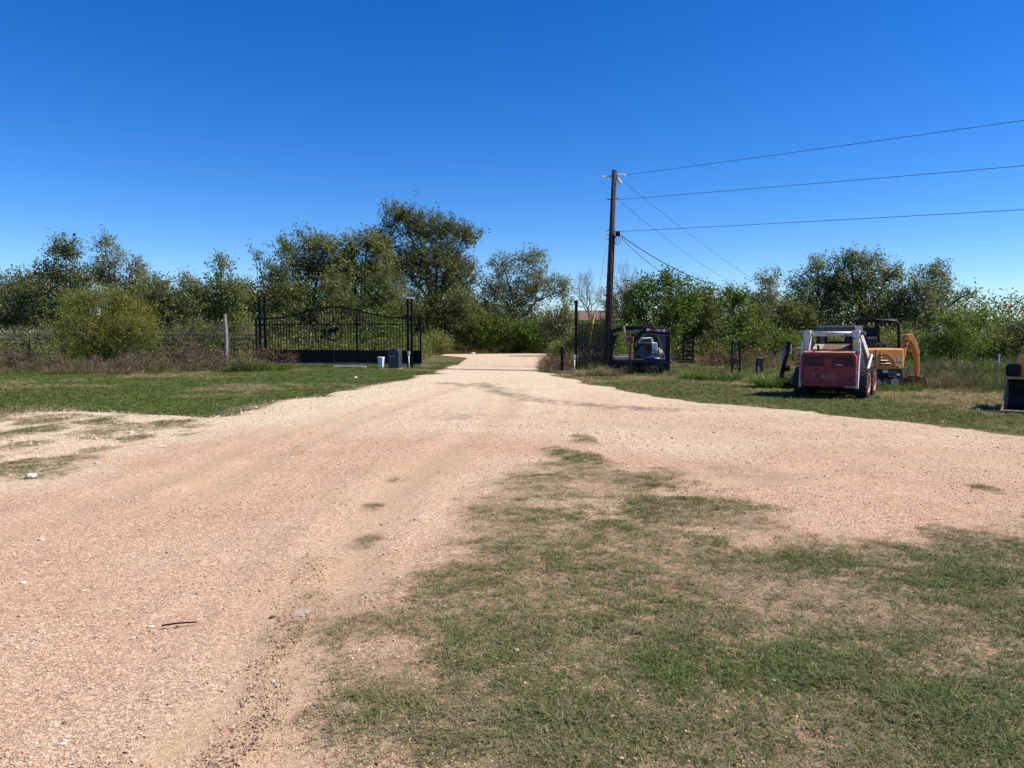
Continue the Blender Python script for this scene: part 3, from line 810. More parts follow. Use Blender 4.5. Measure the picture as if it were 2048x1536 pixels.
        if bare < 1:
            m = int(per)
            u = r.uniform(0.05, 1.08, (nt, m))
            pos = st[:, None, :] + dirs[:, None, :] * (u * ln[:, None])[..., None] + r.normal(0, 0.055 + 0.05 * leaf / 0.13, (nt, m, 3))
            ld = dirs[:, None, :] * 0.5 + r.normal(0, 0.75, (nt, m, 3)) + np.array([0, 0, -0.25 - drop])
            ld /= np.linalg.norm(ld, axis=2, keepdims=True)
            keep = (r.uniform(0, 1, (nt, m)) > 0.12) & (r.uniform(0, 1, nt)[:, None] > bare)
            PP.append(pos[keep]); DD.append(ld[keep])
    TV = np.concatenate(TV) - o0; TF = np.concatenate(TF)
    base_v = len(tb.v)
    tb.v += [tuple(p) for p in TV]; tb.f += [tuple(int(i) + base_v for i in f) for f in TF]
    tme = bpy.data.meshes.new('trunk'); tme.from_pydata(tb.v, [], tb.f); tme.update(); tme.materials.append(M[barkm])
    link(bpy.data.objects.new('trunk', tme), root)
    if PP:
        PP = np.concatenate(PP) - o0; DD = np.concatenate(DD)
        ok = PP[:, 2] > 0.02; PP, DD = PP[ok], DD[ok]
        V, T = leaf_cloud(PP, DD, leaf, aspect, r)
        n = len(PP)
        var = np.clip(r.beta(1.4, 2.2, n), 0, 1)
        quick_mesh('crown', V, T.ravel(), 3, M[leafm], {'var': np.repeat(var, 4)}, root)
    return root

TG = 'trees and shrubs beyond the gate'
# left of the gate
tree('oak_tree', 'dark scrubby tree at the very left edge with bare twigs on top', 'tree', [(20, 600, 62, 58), (70, 578, 46, 40), (-50, 595, 70, 70), (40, 560, 40, 30, .45), (60, 640, 60, 30)], 56, (40, 700), 'leaf_oak', seed=1, stems=2, bare=.15, leaf=.16)
tree('elm_tree', 'tall dark rounded tree left of a split crowned tree, above yellow shrub', 'tree', [(135, 500, 40, 32), (108, 548, 42, 42), (150, 562, 46, 42), (130, 610, 60, 40)], 50, (135, 706), 'leaf_oak', seed=2, leaf=.16)
tree('elm_tree', 'open topped tree with pale bare limbs showing and one tall leafy spire', 'tree', [(215, 486, 24, 26, .9), (234, 520, 30, 32, .7), (272, 530, 26, 24, .7), (210, 560, 40, 30, .6), (255, 580, 64, 40, .9), (190, 545, 34, 40, .9), (285, 560, 36, 34, .8)], 52, (225, 706), 'leaf_grey', 'palebark', seed=3, bare=.2, leaf=.15)
tree('elm_tree', 'thin straggly tree between the open topped tree and the grey fence post', 'tree', [(322, 580, 44, 36, .7), (372, 560, 18, 22, .7), (385, 590, 32, 36, .8), (345, 625, 66, 40), (300, 615, 40, 36)], 50, (345, 704), 'leaf_olive', seed=4, bare=.12, leaf=.15)
tree('willow_shrub', 'big feathery yellow green shrub growing in front of the wire fence', 'shrub', [(200, 660, 82, 58), (140, 640, 44, 56), (275, 665, 52, 52), (228, 602, 56, 34), (165, 600, 52, 30), (240, 640, 60, 50), (190, 705, 70, 28)], 36.5, (205, 736), 'leaf_yellow', seed=5, stems=4, trunk_r=.10, leaf=.085, aspect=.26, per=36, up=.7, density=1.9, twig_len=(.5, 1.1))
tree('elm_tree', 'slender tree with a thin plume rising above the grey fence post', 'tree', [(445, 527, 26, 24, .7), (440, 568, 40, 28, .8), (415, 610, 56, 40), (472, 590, 36, 40), (455, 640, 60, 35)], 47, (450, 705), 'leaf_olive', seed=6, leaf=.15)
tree('mesquite_tree', 'dark tree behind the left gate posts with bare forked branches on top', 'tree', [(520, 515, 20, 20, .4), (548, 540, 36, 34, .8), (540, 590, 50, 45), (500, 612, 48, 46), (545, 640, 55, 35)], 53, (540, 704), 'leaf_oak', seed=7, bare=.1, leaf=.16)
tree('oak_tree', 'broad olive tree behind the left half of the iron gate', 'tree', [(575, 492, 34, 25, .8), (620, 482, 38, 26, .9), (655, 490, 30, 27, .9), (684, 525, 36, 40, .9), (655, 540, 40, 40), (612, 530, 62, 42), (600, 590, 72, 48), (640, 640, 60, 38)], 56, (610, 704), 'leaf_olive', seed=8, leaf=.16, trunk_r=.2)
tree('oak_tree', 'olive tree behind the round gate emblem, lower than its neighbour to the right', 'tree', [(705, 492, 34, 28, .9), (738, 483, 32, 26, .9), (765, 505, 34, 40, .9), (700, 540, 62, 48), (745, 545, 45, 40), (720, 600, 82, 54), (690, 650, 70, 34)], 57, (715, 704), 'leaf_olive', seed=9, leaf=.16, trunk_r=.2)
tree('oak_tree', 'tallest tree of the row, wide crowned, behind the capped gate post', 'tree', [(800, 430, 38, 30, .85), (832, 452, 54, 42), (882, 460, 54, 38, .95), (932, 470, 32, 30, .95), (872, 520, 88, 54), (795, 535, 66, 56), (915, 555, 58, 52), (770, 480, 34, 34, .8), (860, 610, 100, 54), (800, 640, 60, 34), (880, 660, 60, 26)], 65, (885, 701), 'leaf_oak', seed=10, leaf=.17, trunk_r=.26)
tree('oak_shrub', 'low spreading tree with several dark stems right of the gate end', 'tree', [(920, 605, 46, 40), (890, 640, 62, 30), (945, 640, 34, 34), (860, 655, 40, 24), (920, 672, 40, 20)], 63, (893, 702), 'leaf_olive', seed=11, stems=4, leaf=.15, trunk_r=.16)
tree('pecan_tree', 'sparse topped tree with leaves only at branch ends, left of the bare tree', 'tree', [(1005, 532, 38, 30, .65), (1062, 520, 44, 30, .6), (992, 582, 44, 40, .9), (1075, 568, 56, 42, .8), (1127, 582, 24, 34, .8), (1040, 590, 50, 36, .8), (1020, 632, 70, 38), (1092, 642, 52, 32), (962, 640, 34, 40)], 65, (1035, 701), 'leaf_grey', seed=12, bare=.12, leaf=.16, trunk_r=.2)
tree('oak_shrub', 'dense green thicket at the driveway bend under the sparse topped tree', 'shrub', [(1000, 658, 54, 32), (1060, 662, 54, 32), (1115, 660, 34, 32), (955, 668, 40, 26), (1035, 680, 60, 18), (1100, 680, 40, 18), (970, 682, 40, 16)], 63, (1045, 702), 'leaf_green', seed=13, stems=4, leaf=.14, trunk_r=.14, density=1.3)
UG = [((560, 655, 50, 30), (520, 678, 44, 24), (590, 684, 44, 22), 'leaf_oak', 'dark undergrowth bush behind the left end of the gate'),
      ((665, 655, 50, 32), (630, 684, 50, 22), (700, 682, 44, 24), 'leaf_olive', 'undergrowth bush seen through the bars behind the gate emblem'),
      ((775, 650, 46, 34), (745, 684, 44, 22), (805, 682, 44, 24), 'leaf_green', 'bright undergrowth bush behind the gate motor cabinet'),
      ((850, 640, 40, 28), (830, 672, 36, 22), (915, 650, 40, 24), 'leaf_oak', 'shaded undergrowth bush at the foot of the tallest tree'),
      ((300, 640, 50, 34), (270, 675, 50, 24), (340, 668, 40, 24), 'leaf_oak', 'dark undergrowth bush behind the feathery yellow shrub'),
      ((440, 650, 50, 30), (400, 655, 40, 30), (475, 660, 40, 28), 'leaf_olive', 'undergrowth bush behind the grey wooden fence post'),
      ((60, 620, 60, 30), (10, 640, 50, 26), (110, 640, 50, 30), 'leaf_oak', 'dark undergrowth bush behind the far left wire strands'),
      ((1175, 664, 34, 20), (1150, 684, 34, 20), (1205, 680, 34, 24), 'leaf_olive', 'leafy bush hiding the wall of the brown roofed house')]
for k, (b1, b2, b3, lm, lab) in enumerate(UG):
    tree('undergrowth_bush', lab, 'shrub', [b1, b2, b3], 62.5 if b1[0] == 850 else 50, (b1[0], 706), lm, 'deadtwig', seed=60 + k, stems=4, leaf=.14, trunk_r=.08, density=1.1)
BR = [((70, 592, 60, 36), (20, 612, 50, 34), (120, 612, 50, 36), 'leaf_oak', 'mid height brush filling behind the two left spires'),
      ((305, 592, 44, 34), (270, 615, 50, 36), (345, 610, 40, 32), 'leaf_grey', 'greyish brush behind the right half of the feathery shrub'),
      ((398, 590, 44, 34), (370, 620, 46, 34), (430, 618, 40, 34), 'leaf_oak', 'dark brush left of the slender plumed tree'),
      ((487, 590, 36, 36), (470, 625, 46, 34), (515, 622, 36, 32), 'leaf_olive', 'brush between the plumed tree and the left gate posts'),
      ((578, 585, 44, 44), (560, 625, 46, 34), (605, 625, 40, 34), 'leaf_oak', 'dark brush filling under the broad olive tree'),
      ((668, 575, 42, 46), (655, 620, 46, 36), (690, 622, 40, 34), 'leaf_olive', 'brush filling the gap between the two olive trees'),
      ((768, 570, 40, 50), (760, 615, 46, 38), (795, 610, 36, 36), 'leaf_oak', 'dark brush left of the tallest tree behind the gate'),
      ((955, 620, 44, 36), (930, 648, 46, 28), (985, 640, 40, 34), 'leaf_olive', 'brush between the tallest tree and the sparse topped tree'),
      ((1130, 630, 26, 34), (1105, 650, 36, 28), (1145, 655, 22, 24), 'leaf_grey', 'leaning brush just left of the dark gate post'),
      ((1390, 625, 44, 40), (1372, 660, 46, 30), (1425, 655, 40, 34), 'leaf_green', 'green brush closing the gap behind the standing ramp'),
      ((1508, 620, 40, 40), (1500, 655, 46, 34), (1530, 660, 36, 30), 'leaf_oak', 'dark brush under the pale airy tree'),
      ((1590, 620, 46, 42), (1575, 655, 50, 36), (1625, 650, 44, 38), 'leaf_olive', 'olive brush behind the left side of the skid steer'),
      ((1800, 610, 50, 46), (1790, 655, 56, 36), (1835, 660, 50, 34), 'leaf_oak', 'dark brush between the excavator cab and its boom'),
      ((1950, 640, 44, 26), (1985, 650, 44, 26), (1930, 665, 44, 26), 'leaf_green', 'bright brush above the white marker post')]
for k, (b1, b2, b3, lm, lab) in enumerate(BR):
    tree('brush_thicket', lab, 'shrub', [b1, b2, b3], (63.5 if b1[0] == 955 else 52.5) + (k % 3) * 0.8, (b1[0], 706), lm, 'deadtwig', seed=160 + k, stems=3, leaf=.15, trunk_r=.08, density=.95)
# bare trees between the posts and the pole
def bare_tree(name, label, px, top, base, Y, halfw, seed, barkm, depth=6, r0=0.11):
    r = random.Random(seed)
    b = P(px, base, Y); b.z = -0.05
    root = thing(name, label, 'tree', (b.x, b.y, 0))
    ht = PZ(top, Y) + 0.05
    mb = MB()
    def grow(p, d, ln, rad, lev):
        n = 4; pts = [p]
        for i in range(n):
            d = (d + Vector((r.gauss(0, .16), r.gauss(0, .16), r.gauss(0.03, .10)))).normalized()
            pts.append(pts[-1] + d * ln / n)
        mb.tube(pts, [rad * (1 - 0.42 * i / n) for i in range(n + 1)], 5 if lev < 3 else 3, False)
        if lev >= depth: return
        for k in range(3 if lev > 0 else 4):
            q = pts[-1] if k == 0 else pts[2 + k % 3]
            sd = Vector((r.gauss(0, 1), r.gauss(0, 1), r.gauss(0.35, .5))).normalized()
            grow(q, (d * 0.8 + sd * 0.8).normalized(), ln * r.uniform(.58, .78), rad * .55, lev + 1)
    grow(Vector((0, 0, -0.05)), Vector((r.gauss(0, .05), 0, 1)).normalized(), ht * 0.36, r0, 0)
    zs = max(v[2] for v in mb.v); xs = max(abs(v[0]) for v in mb.v)
    kz = ht / zs; kx = (halfw * Y / F) / xs
    mb.v = [(v[0] * kx, v[1] * kx, v[2] * kz) for v in mb.v]
    mb.build('trunk', M[barkm], root)
    return root
bare_tree('dead_tree', 'leafless grey tree between the dark gate post and the utility pole', 1176, 528, 703, 62, 42, 3, 'palebark', 6, .17)
bare_tree('dead_tree', 'leafless reddish grey tree just right of the utility pole', 1248, 515, 703, 60, 56, 8, 'deadtwig', 6, .17)
tree('scrub_bush', 'reddish brown twiggy bush behind the utility pole', 'shrub', [(1225, 600, 32, 34), (1262, 590, 34, 38), (1200, 650, 36, 26)], 58, (1235, 703), 'leaf_reddry', 'deadtwig', seed=14, stems=3, leaf=.10, bare=.45, trunk_r=.1)
# right of the driveway
tree('cedar_elm', 'dense dark green bush mass rising behind the gooseneck trailer', 'tree', [(1288, 582, 46, 32), (1338, 562, 38, 26), (1268, 632, 56, 46), (1342, 622, 60, 50), (1300, 672, 76, 34), (1370, 600, 36, 34)], 43, (1305, 722), 'leaf_green', seed=15, stems=3, leaf=.14, density=1.2)
tree('cedar_elm', 'dark green bush between the trailer bush mass and a round topped one', 'tree', [(1408, 592, 30, 24), (1420, 640, 48, 46), (1398, 682, 48, 30), (1385, 640, 40, 40)], 46, (1410, 718), 'leaf_oak', seed=16, stems=3, leaf=.14, density=1.1)
tree('cedar_elm', 'round topped dark green bush left of the pale airy tree', 'tree', [(1474, 594, 38, 28), (1488, 640, 44, 48), (1456, 668, 50, 38), (1440, 610, 20, 30)], 47, (1475, 716), 'leaf_green', seed=17, stems=3, leaf=.14, density=1.1)
tree('hackberry_tree', 'pale airy tree with sky showing through, right of the round topped bush', 'tree', [(1540, 560, 34, 25, .7), (1532, 600, 44, 34, .75), (1562, 640, 44, 40), (1520, 640, 40, 36)], 54, (1545, 708), 'leaf_grey', seed=18, leaf=.14)
tree('hackberry_tree', 'grey green tree behind the white lift arms of the skid steer', 'tree', [(1632, 532, 34, 25, .75), (1608, 572, 40, 34, .85), (1662, 572, 50, 44), (1630, 630, 72, 48), (1600, 670, 60, 30)], 56, (1635, 708), 'leaf_grey', seed=19, leaf=.15, trunk_r=.2)
tree('hackberry_tree', 'tallest tree on the right side, rounded crown above the excavator cab', 'tree', [(1692, 520, 35, 26, .85), (1732, 525, 44, 28, .85), (1772, 552, 38, 32, .9), (1704, 570, 70, 42), (1745, 620, 90, 50), (1700, 665, 60, 32)], 55, (1735, 708), 'leaf_olive', seed=20, leaf=.15, trunk_r=.22)
tree('hackberry_tree', 'wide open crowned tree right of the excavator arm, branch reaching right', 'tree', [(1862, 545, 44, 26, .75), (1830, 580, 48, 36, .85), (1892, 582, 38, 36, .8), (1936, 588, 20, 14, .6), (1850, 630, 70, 42)], 53, (1850, 708), 'leaf_grey', seed=21, leaf=.15, trunk_r=.2)
tree('scrub_bush', 'bright green rounded bush below the open crowned tree on the right', 'shrub', [(1905, 662, 52, 34), (1935, 690, 60, 30), (1880, 690, 50, 28), (1910, 640, 30, 20)], 41, (1910, 725), 'leaf_green', seed=22, stems=3, leaf=.11, trunk_r=.1)
tree('scrub_bush', 'low mixed bush at the right edge behind the small white marker post', 'shrub', [(1985, 672, 40, 22), (2030, 662, 40, 28), (2075, 670, 50, 38), (2010, 695, 60, 26), (2100, 640, 60, 40)], 44, (2030, 722), 'leaf_olive', seed=23, stems=3, leaf=.11, trunk_r=.1)
tree('scrub_bush', 'bright green shrub left of the skid steer above brown brush', 'shrub', [(1520, 672, 44, 30), (1566, 682, 38, 28), (1480, 690, 36, 22)], 42, (1530, 722), 'leaf_green', seed=24, stems=3, leaf=.12, trunk_r=.1)
tree('scrub_bush', 'yellowish bush between the skid steer and excavator, in front of tall trees', 'shrub', [(1620, 690, 50, 26), (1680, 690, 50, 28), (1740, 690, 50, 30), (1800, 695, 40, 28)], 45, (1700, 720), 'leaf_olive', seed=25, stems=4, leaf=.12, trunk_r=.12)
tree('scrub_bush', 'leafy bush climbing the iron fence panel beside the pole', 'shrub', [(1200, 668, 26, 20), (1236, 668, 26, 26), (1225, 690, 30, 22)], 40, (1222, 728), 'leaf_green', seed=26, stems=2, leaf=.11, trunk_r=.06)
tree('dry_bush', 'tangled dry bush at the driveway edge left of the dark gate post', 'shrub', [(1112, 722, 28, 16), (1136, 716, 20, 20), (1090, 728, 18, 12)], 36, (1115, 744), 'leaf_dry', 'deadtwig', seed=27, stems=4, leaf=.07, aspect=.4, trunk_r=.04, bare=.25, twig_len=(.4, .9))
tree('dry_bush', 'brown dead brush heap beside the grey wooden fence post', 'shrub', [(370, 705, 42, 26), (420, 715, 46, 24), (340, 718, 26, 20)], 34.5, (385, 742), 'leaf_dry', 'deadtwig', seed=28, stems=4, leaf=.075, aspect=.4, trunk_r=.05, bare=.25, twig_len=(.4, .9))
tree('dry_bush', 'reddish brown brush at the far left edge of the weeds', 'shrub', [(20, 715, 40, 24), (70, 722, 34, 18), (-20, 720, 34, 24)], 35, (25, 742), 'leaf_dry', 'deadtwig', seed=29, stems=4, leaf=.075, aspect=.4, trunk_r=.05, bare=.2)
for i, (px, py, w, lm, lab) in enumerate(((120, 728, 30, 'leaf_dry', 'rusty brown weed heap in front of the thick dark fence post'),
        (185, 732, 30, 'leaf_reddry', 'reddish dead weed heap under the left half of the feathery shrub'),
        (250, 730, 34, 'leaf_dry', 'brown weed heap under the right half of the feathery shrub'),
        (300, 735, 30, 'leaf_reddry', 'low reddish weed heap beside the pale broken branch'),
        (455, 722, 30, 'leaf_dry', 'tan weed heap at the foot of the grey wooden post'),
        (490, 728, 26, 'leaf_olive', 'greenish weed heap between grey post and the gate posts'),
        (60, 740, 34, 'leaf_reddry', 'low maroon weed heap at the lawn edge near the left side'),
        (400, 738, 36, 'leaf_dry', 'low brown weed heap at the lawn edge below the brush heap'))):
    tree('weed_heap', lab, 'plant', [(px, py - 6, w, 19), (px - 22, py + 1, 22, 14), (px + 24, py + 1, 22, 13)], 33.2 - i % 3 * .4, (px, 747), lm, 'deadtwig', seed=230 + i, stems=4, leaf=.075, aspect=.38, trunk_r=.03, twig_len=(.35, .85), bare=.15)
tree('sage_shrub', 'soft grey green shrub behind the fence at the left', 'shrub', [(40, 670, 44, 18), (95, 668, 34, 20), (0, 678, 40, 16)], 47, (60, 708), 'leaf_grey', seed=30, stems=4, leaf=.09, aspect=.3, trunk_r=.06, up=.7)
tree('vine_bush', 'dark thorny thicket between the feathery shrub and the grey post', 'shrub', [(350, 672, 44, 26), (400, 668, 50, 28), (440, 672, 30, 26), (490, 670, 34, 30)], 42, (400, 715), 'leaf_oak', 'deadtwig', seed=31, stems=4, leaf=.10, trunk_r=.07, bare=.35)

# far wood that closes the gaps between the trunks
def treeline():
    r = np.random.default_rng(77)
    n = 5200
    x = r.uniform(-75, 75, n); y = r.uniform(84, 98, n)
    z = r.uniform(0, 1, n) ** 0.8 * (2.0 + 4.2 * fbm(x, y * 0 + 3, 7.0, 501) + 1.6 * (x > 8))
    # leave the gap where the house stands
    k = ~((x > 2.0) & (x < 13.5) & (z > 2.6)); x, y, z = x[k], y[k], z[k]; n = len(x)
    per = 16
    Pp = np.stack([x, y, z], 1)[:, None, :] + r.normal(0, 0.5, (n, per, 3)); Pp = Pp.reshape(-1, 3); Pp[:, 2] = np.abs(Pp[:, 2])
    D = r.normal(0, 1, Pp.shape); D /= np.linalg.norm(D, axis=1, keepdims=True)
    V, T = leaf_cloud(Pp, D, 0.30, 0.6, r)
    o = quick_mesh('treeline', V, T.ravel(), 3, M['leaf_oak'], {'var': np.repeat(r.beta(2, 2.5, len(Pp)), 4)})
    tag(o, 'distant belt of low dark trees closing the view behind the nearer ones', kind='stuff')
treeline()

def undergrowth():
    r = np.random.default_rng(91)
    Q, VAR = [], []
    for (p0, p1, y0, y1, n, hh) in ((-120, 860, 45, 54, 2300, 1.45), (895, 1110, 67, 71, 900, 1.5), (846, 900, 58, 64, 420, 1.5), (1105, 1150, 50, 60, 300, 1.3), (1240, 1560, 44, 50, 900, 1.5), (1560, 2200, 44, 50, 1500, 1.7)):
        y = r.uniform(y0, y1, n); x = PX(p0, 1.0) * y + r.uniform(0, 1, n) * (PX(p1, 1.0) - PX(p0, 1.0)) * y
        h = hh * (0.25 + 1.2 * fbm(x, y, 2.2, 601)) * r.uniform(0, 1, n) ** 0.7
        Q.append(np.stack([x, y, h], 1))
    Q = np.concatenate(Q); per = 20
    Pp = (Q[:, None, :] + r.normal(0, 0.22, (len(Q), per, 3))).reshape(-1, 3); Pp[:, 2] = np.abs(Pp[:, 2]) * 0.95
    D = r.normal(0, 1, Pp.shape) + np.array([0, 0, 0.4]); D /= np.linalg.norm(D, axis=1, keepdims=True)
    V, T = leaf_cloud(Pp, D, 0.15, 0.42, r)
    o = quick_mesh('undergrowth', V, T.ravel(), 3, M['leaf_olive'], {'var': np.repeat(r.beta(1.2, 2.0, len(Pp)), 4)})
    tag(o, 'leafy undergrowth filling the ground under the trees', kind='stuff')
undergrowth()

# clumps of tall grass that stand out one by one
def grass_clump(name, label, px, py, hgt, rad, n, m, seed, lean=.35, w=.014, group=None):
    g0 = G(px, py)
    V, T, var = blades(n, rad, hgt * .55, hgt, w, lean, .6, seed)
    o = quick_mesh(name, V, T.ravel(), 3, M[m], {'var': var})
    o.location = (g0.x, g0.y, -0.03)
    return tag(o, label, 'grass clump', group)
grass_clump('grass_clump', 'tall bright green grass clump in front of the left end of the gate', 500, 742, .85, .75, 750, 'tallgreen', 1)
grass_clump('grass_clump', 'shorter green and straw grass clump spilling over the gate bottom panel', 555, 741, .62, .55, 460, 'tallgreen', 2, .5)
tree('weed_plant', 'green weedy shrub among the brown weeds left of the grey post', 'plant', [(300, 712, 30, 16), (270, 722, 30, 12), (330, 724, 26, 10)], 34.0, (300, 742), 'leaf_olive', seed=42, stems=4, leaf=.08, trunk_r=.03, twig_len=(.3, .7), aspect=.35)
tree('weed_plant', 'mixed green and brown weed mound at the left below the fence wires', 'plant', [(110, 722, 34, 16), (160, 728, 34, 12), (70, 730, 30, 12)], 34.0, (110, 744), 'leaf_yellow', seed=43, stems=4, leaf=.07, trunk_r=.03, twig_len=(.3, .7), aspect=.35)
tree('dry_bush', 'brown weedy bush leaning on the left end of the gate', 'shrub', [(545, 708, 30, 16), (580, 716, 24, 12), (515, 712, 26, 16)], 35.0, (545, 740), 'leaf_dry', 'deadtwig', seed=44, stems=4, leaf=.075, aspect=.35, trunk_r=.03, twig_len=(.4, .9), bare=.15)
grass_clump('grass_clump', 'bright green grass clump right of the trailer deck', 1405, 757, .55, .75, 800, 'tallgreen', 3)
grass_clump('grass_clump', 'low bright green grass clump between trailer and steel frame', 1445, 760, .45, .6, 560, 'tallgreen', 4)
grass_clump('grass_clump', 'lush green grass clump beside the left wheel of the skid steer', 1548, 775, .72, .5, 800, 'tallgreen', 5)
grass_clump('grass_clump', 'green grass clump standing in front of the small black fender', 1522, 764, .5, .3, 320, 'tallgreen', 6)
grass_clump('grass_clump', 'straw coloured grass clump at the foot of the iron fence panel', 1180, 752, .55, .5, 420, 'strawblade', 7, .5)
grass_clump('grass_clump', 'pale dry grass clump between fence panel and trailer', 1222, 752, .75, .4, 300, 'strawblade', 8, .5)
grass_clump('grass_clump', 'straw grass clump beside the rusty excavator bucket', 1850, 772, .6, .6, 420, 'strawblade', 9, .5)
grass_clump('grass_clump', 'green reed like clump right of the excavator tracks', 1800, 780, .5, .55, 460, 'tallgreen', 10, .5)
grass_clump('grass_clump', 'rough green grass clump at the gate end beside the driveway', 868, 738, .42, .55, 420, 'strawblade', 11, .4)
tree('weed_plant', 'low leafy green weeds in front of the trailer deck', 'plant', [(1345, 752, 34, 9), (1295, 752, 22, 7), (1250, 754, 24, 6), (1390, 752, 20, 7)], 28.8, (1330, 756), 'leaf_green', seed=40, stems=4, leaf=.085, trunk_r=.02, twig_len=(.2, .4), per=16)
tree('weed_plant', 'sprawling grey green weed mat on the right verge left of the skid steer', 'plant', [(1415, 764, 38, 7), (1455, 766, 34, 7)], 25.0, (1435, 770), 'leaf_olive', seed=41, stems=4, leaf=.07, trunk_r=.02, twig_len=(.2, .4), per=16)

for i, (a, b, lm, bk, lab) in enumerate((
        ((1865, 748), 30.5, 'leaf_dry', 'deadtwig', 'brown broad leaved weed heap right of the excavator bucket'),
        ((1935, 752), 29.5, 'leaf_dry', 'deadtwig', 'dry leafy weed heap left of the loader bucket'),
        ((1900, 730), 33.5, 'leaf_olive', 'deadtwig', 'olive weed bush below the bright rounded bush at the right'),
        ((1965, 735), 32.0, 'leaf_green', 'deadtwig', 'green weed bush in front of the white marker post'),
        ((1822, 745), 31.5, 'leaf_green', 'deadtwig', 'green weeds growing behind the excavator boom'),
        ((1440, 715), 38.0, 'leaf_dry', 'deadtwig', 'brown leaf litter heap left of the black ramp frame'),
        ((1500, 712), 38.0, 'leaf_dry', 'deadtwig', 'brown leaf litter heap between ramp frame and loose fender'))):
    px, py = a
    tree('weed_bush', lab, 'plant', [(px, py, 34, 16), (px - 26, py + 8, 24, 10), (px + 28, py + 6, 26, 12)], b, (px, py + 18), lm, bk, seed=200 + i, stems=4, leaf=.09, trunk_r=.03, twig_len=(.3, .7), bare=.1)

# ------------------------------------------------------------------ house beyond the trees
def house():
    Y = 78; x0, x1 = 5.6, 11.2
    rt = thing('house', 'low brown roofed house half hidden behind the bare tree', 'house', (x0, Y, 0))
    w = x1 - x0; ze = 2.75; zr = PZ(622, Y)
    MB().box(0, w, 0, 7, 0, ze).build('wall', M['plaster'], rt)
    rf = MB(); rf.prism([(-0.6, ze - 0.05), (3.5, zr), (7.6, ze - 0.05), (7.6, ze + 0.12), (3.5, zr + 0.16), (-0.6, ze + 0.12)], 'x', -0.5, w + 0.5)
    rf.build('roof', M['roof'], rt)
    MB().box(w - 2.0, w - 0.7, 2.6, 3.2, zr - .5, zr + .1).build('chimney', M['plaster'], rt)
    for k in (1.0, 4.2):
        fr = MB().box(k, k + 1.2, -0.06, 0.0, 1.0, 2.2).build('window', M['cleanwhite'], rt)
        MB().box(k + .08, k + 1.12, -0.08, -0.06, 1.08, 2.12).build('pane', M['glass'], fr)
house()

# ------------------------------------------------------------------ sliding gate, its posts and boxes
def gate():
    Rp, Lp = Vector((PX(843, 36.4), 36.4, 0)), Vector((PX(512, 38.6), 38.6, 0))
    d = Rp - Lp; ln = d.length; rz = math.atan2(d.y, d.x)
    rt = thing('sliding_gate', 'long black iron gate with arched top and round emblem, slid open', 'gate', Lp, rz)
    xc = ln * 0.487; half = 3.3
    zt = lambda x: 2.36 + (0.53 * 0.5 * (1 + math.cos(PI * (x - xc) / half)) if abs(x - xc) < half else 0)
    n = 40
    pts = [(ln * i / n, 0, zt(ln * i / n)) for i in range(n + 1)]
    rail = MB()
    for a, b in zip(pts, pts[1:]): rail.bar(a, b, .05, .068)
    rail.build('top_rail', M['iron'], rt)
    MB().box(.0, ln, -.02, .02, 2.02, 2.07).build('middle_rail', M['iron'], rt)
    MB().box(0, ln, -.035, .035, .74, .80).build('lower_rail', M['iron'], rt)
    for x0, x1 in ((0.04, xc - .01), (xc + .01, ln - .04)):
        MB().box(x0, x1, -.012, .012, .20, .74).build('bottom_panel', M['black'], rt)
    MB().box(0, ln, -.05, .05, .12, .20).build('track_beam', M['steel'], rt)
    for x in (0.0, ln - .08, ln * .62):
        MB().box(x, x + .08, -.045, .045, .2, 2.36 if x != ln * .62 else 2.5).build('upright', M['iron'], rt)
    cz = 1.72; rr = .45
    np_ = int(ln / .155)
    for i in range(1, np_):
        x = ln * i / np_; h = zt(x)
        if abs(x - xc) < rr:
            y = math.sqrt(rr * rr - (x - xc) ** 2); segs = [(.80, cz - y), (cz + y, h)]
        else: segs = [(.80, h)]
        for a, b in segs:
            MB().box(x - .012, x + .012, -.012, .012, a, b).build('picket', M['iron'], rt)
    ring = MB(); k = 32
    for i in range(k):
        a, b = 2 * PI * i / k, 2 * PI * (i + 1) / k
        ring.bar((xc + rr * math.cos(a), 0, cz + rr * math.sin(a)), (xc + rr * math.cos(b), 0, cz + rr * math.sin(b)), .05, .06, (0, 1, 0))
    em = ring.build('emblem_ring', M['iron'], rt)
    # standing animal cut from plate inside the ring
    an = [(-.26, -.22), (-.20, -.22), (-.17, -.05), (-.02, -.06), (.06, -.22), (.12, -.22), (.12, -.02), (.18, .06), (.27, .05), (.29, .12), (.21, .19), (.17, .27), (.13, .20), (.04, .13), (-.16, .13), (-.25, .10), (-.30, -.05), (-.27, -.06), (-.23, .03), (-.25, -.08)]
    MB().prism([(xc + a, cz + b) for a, b in an], 'y', -.015, .015).build('emblem_animal', M['iron'], em)
    MB().box(xc - .05, xc + .05, -.03, .03, cz + rr + .04, cz + rr + .20).build('emblem_finial', M['iron'], em)
gate()
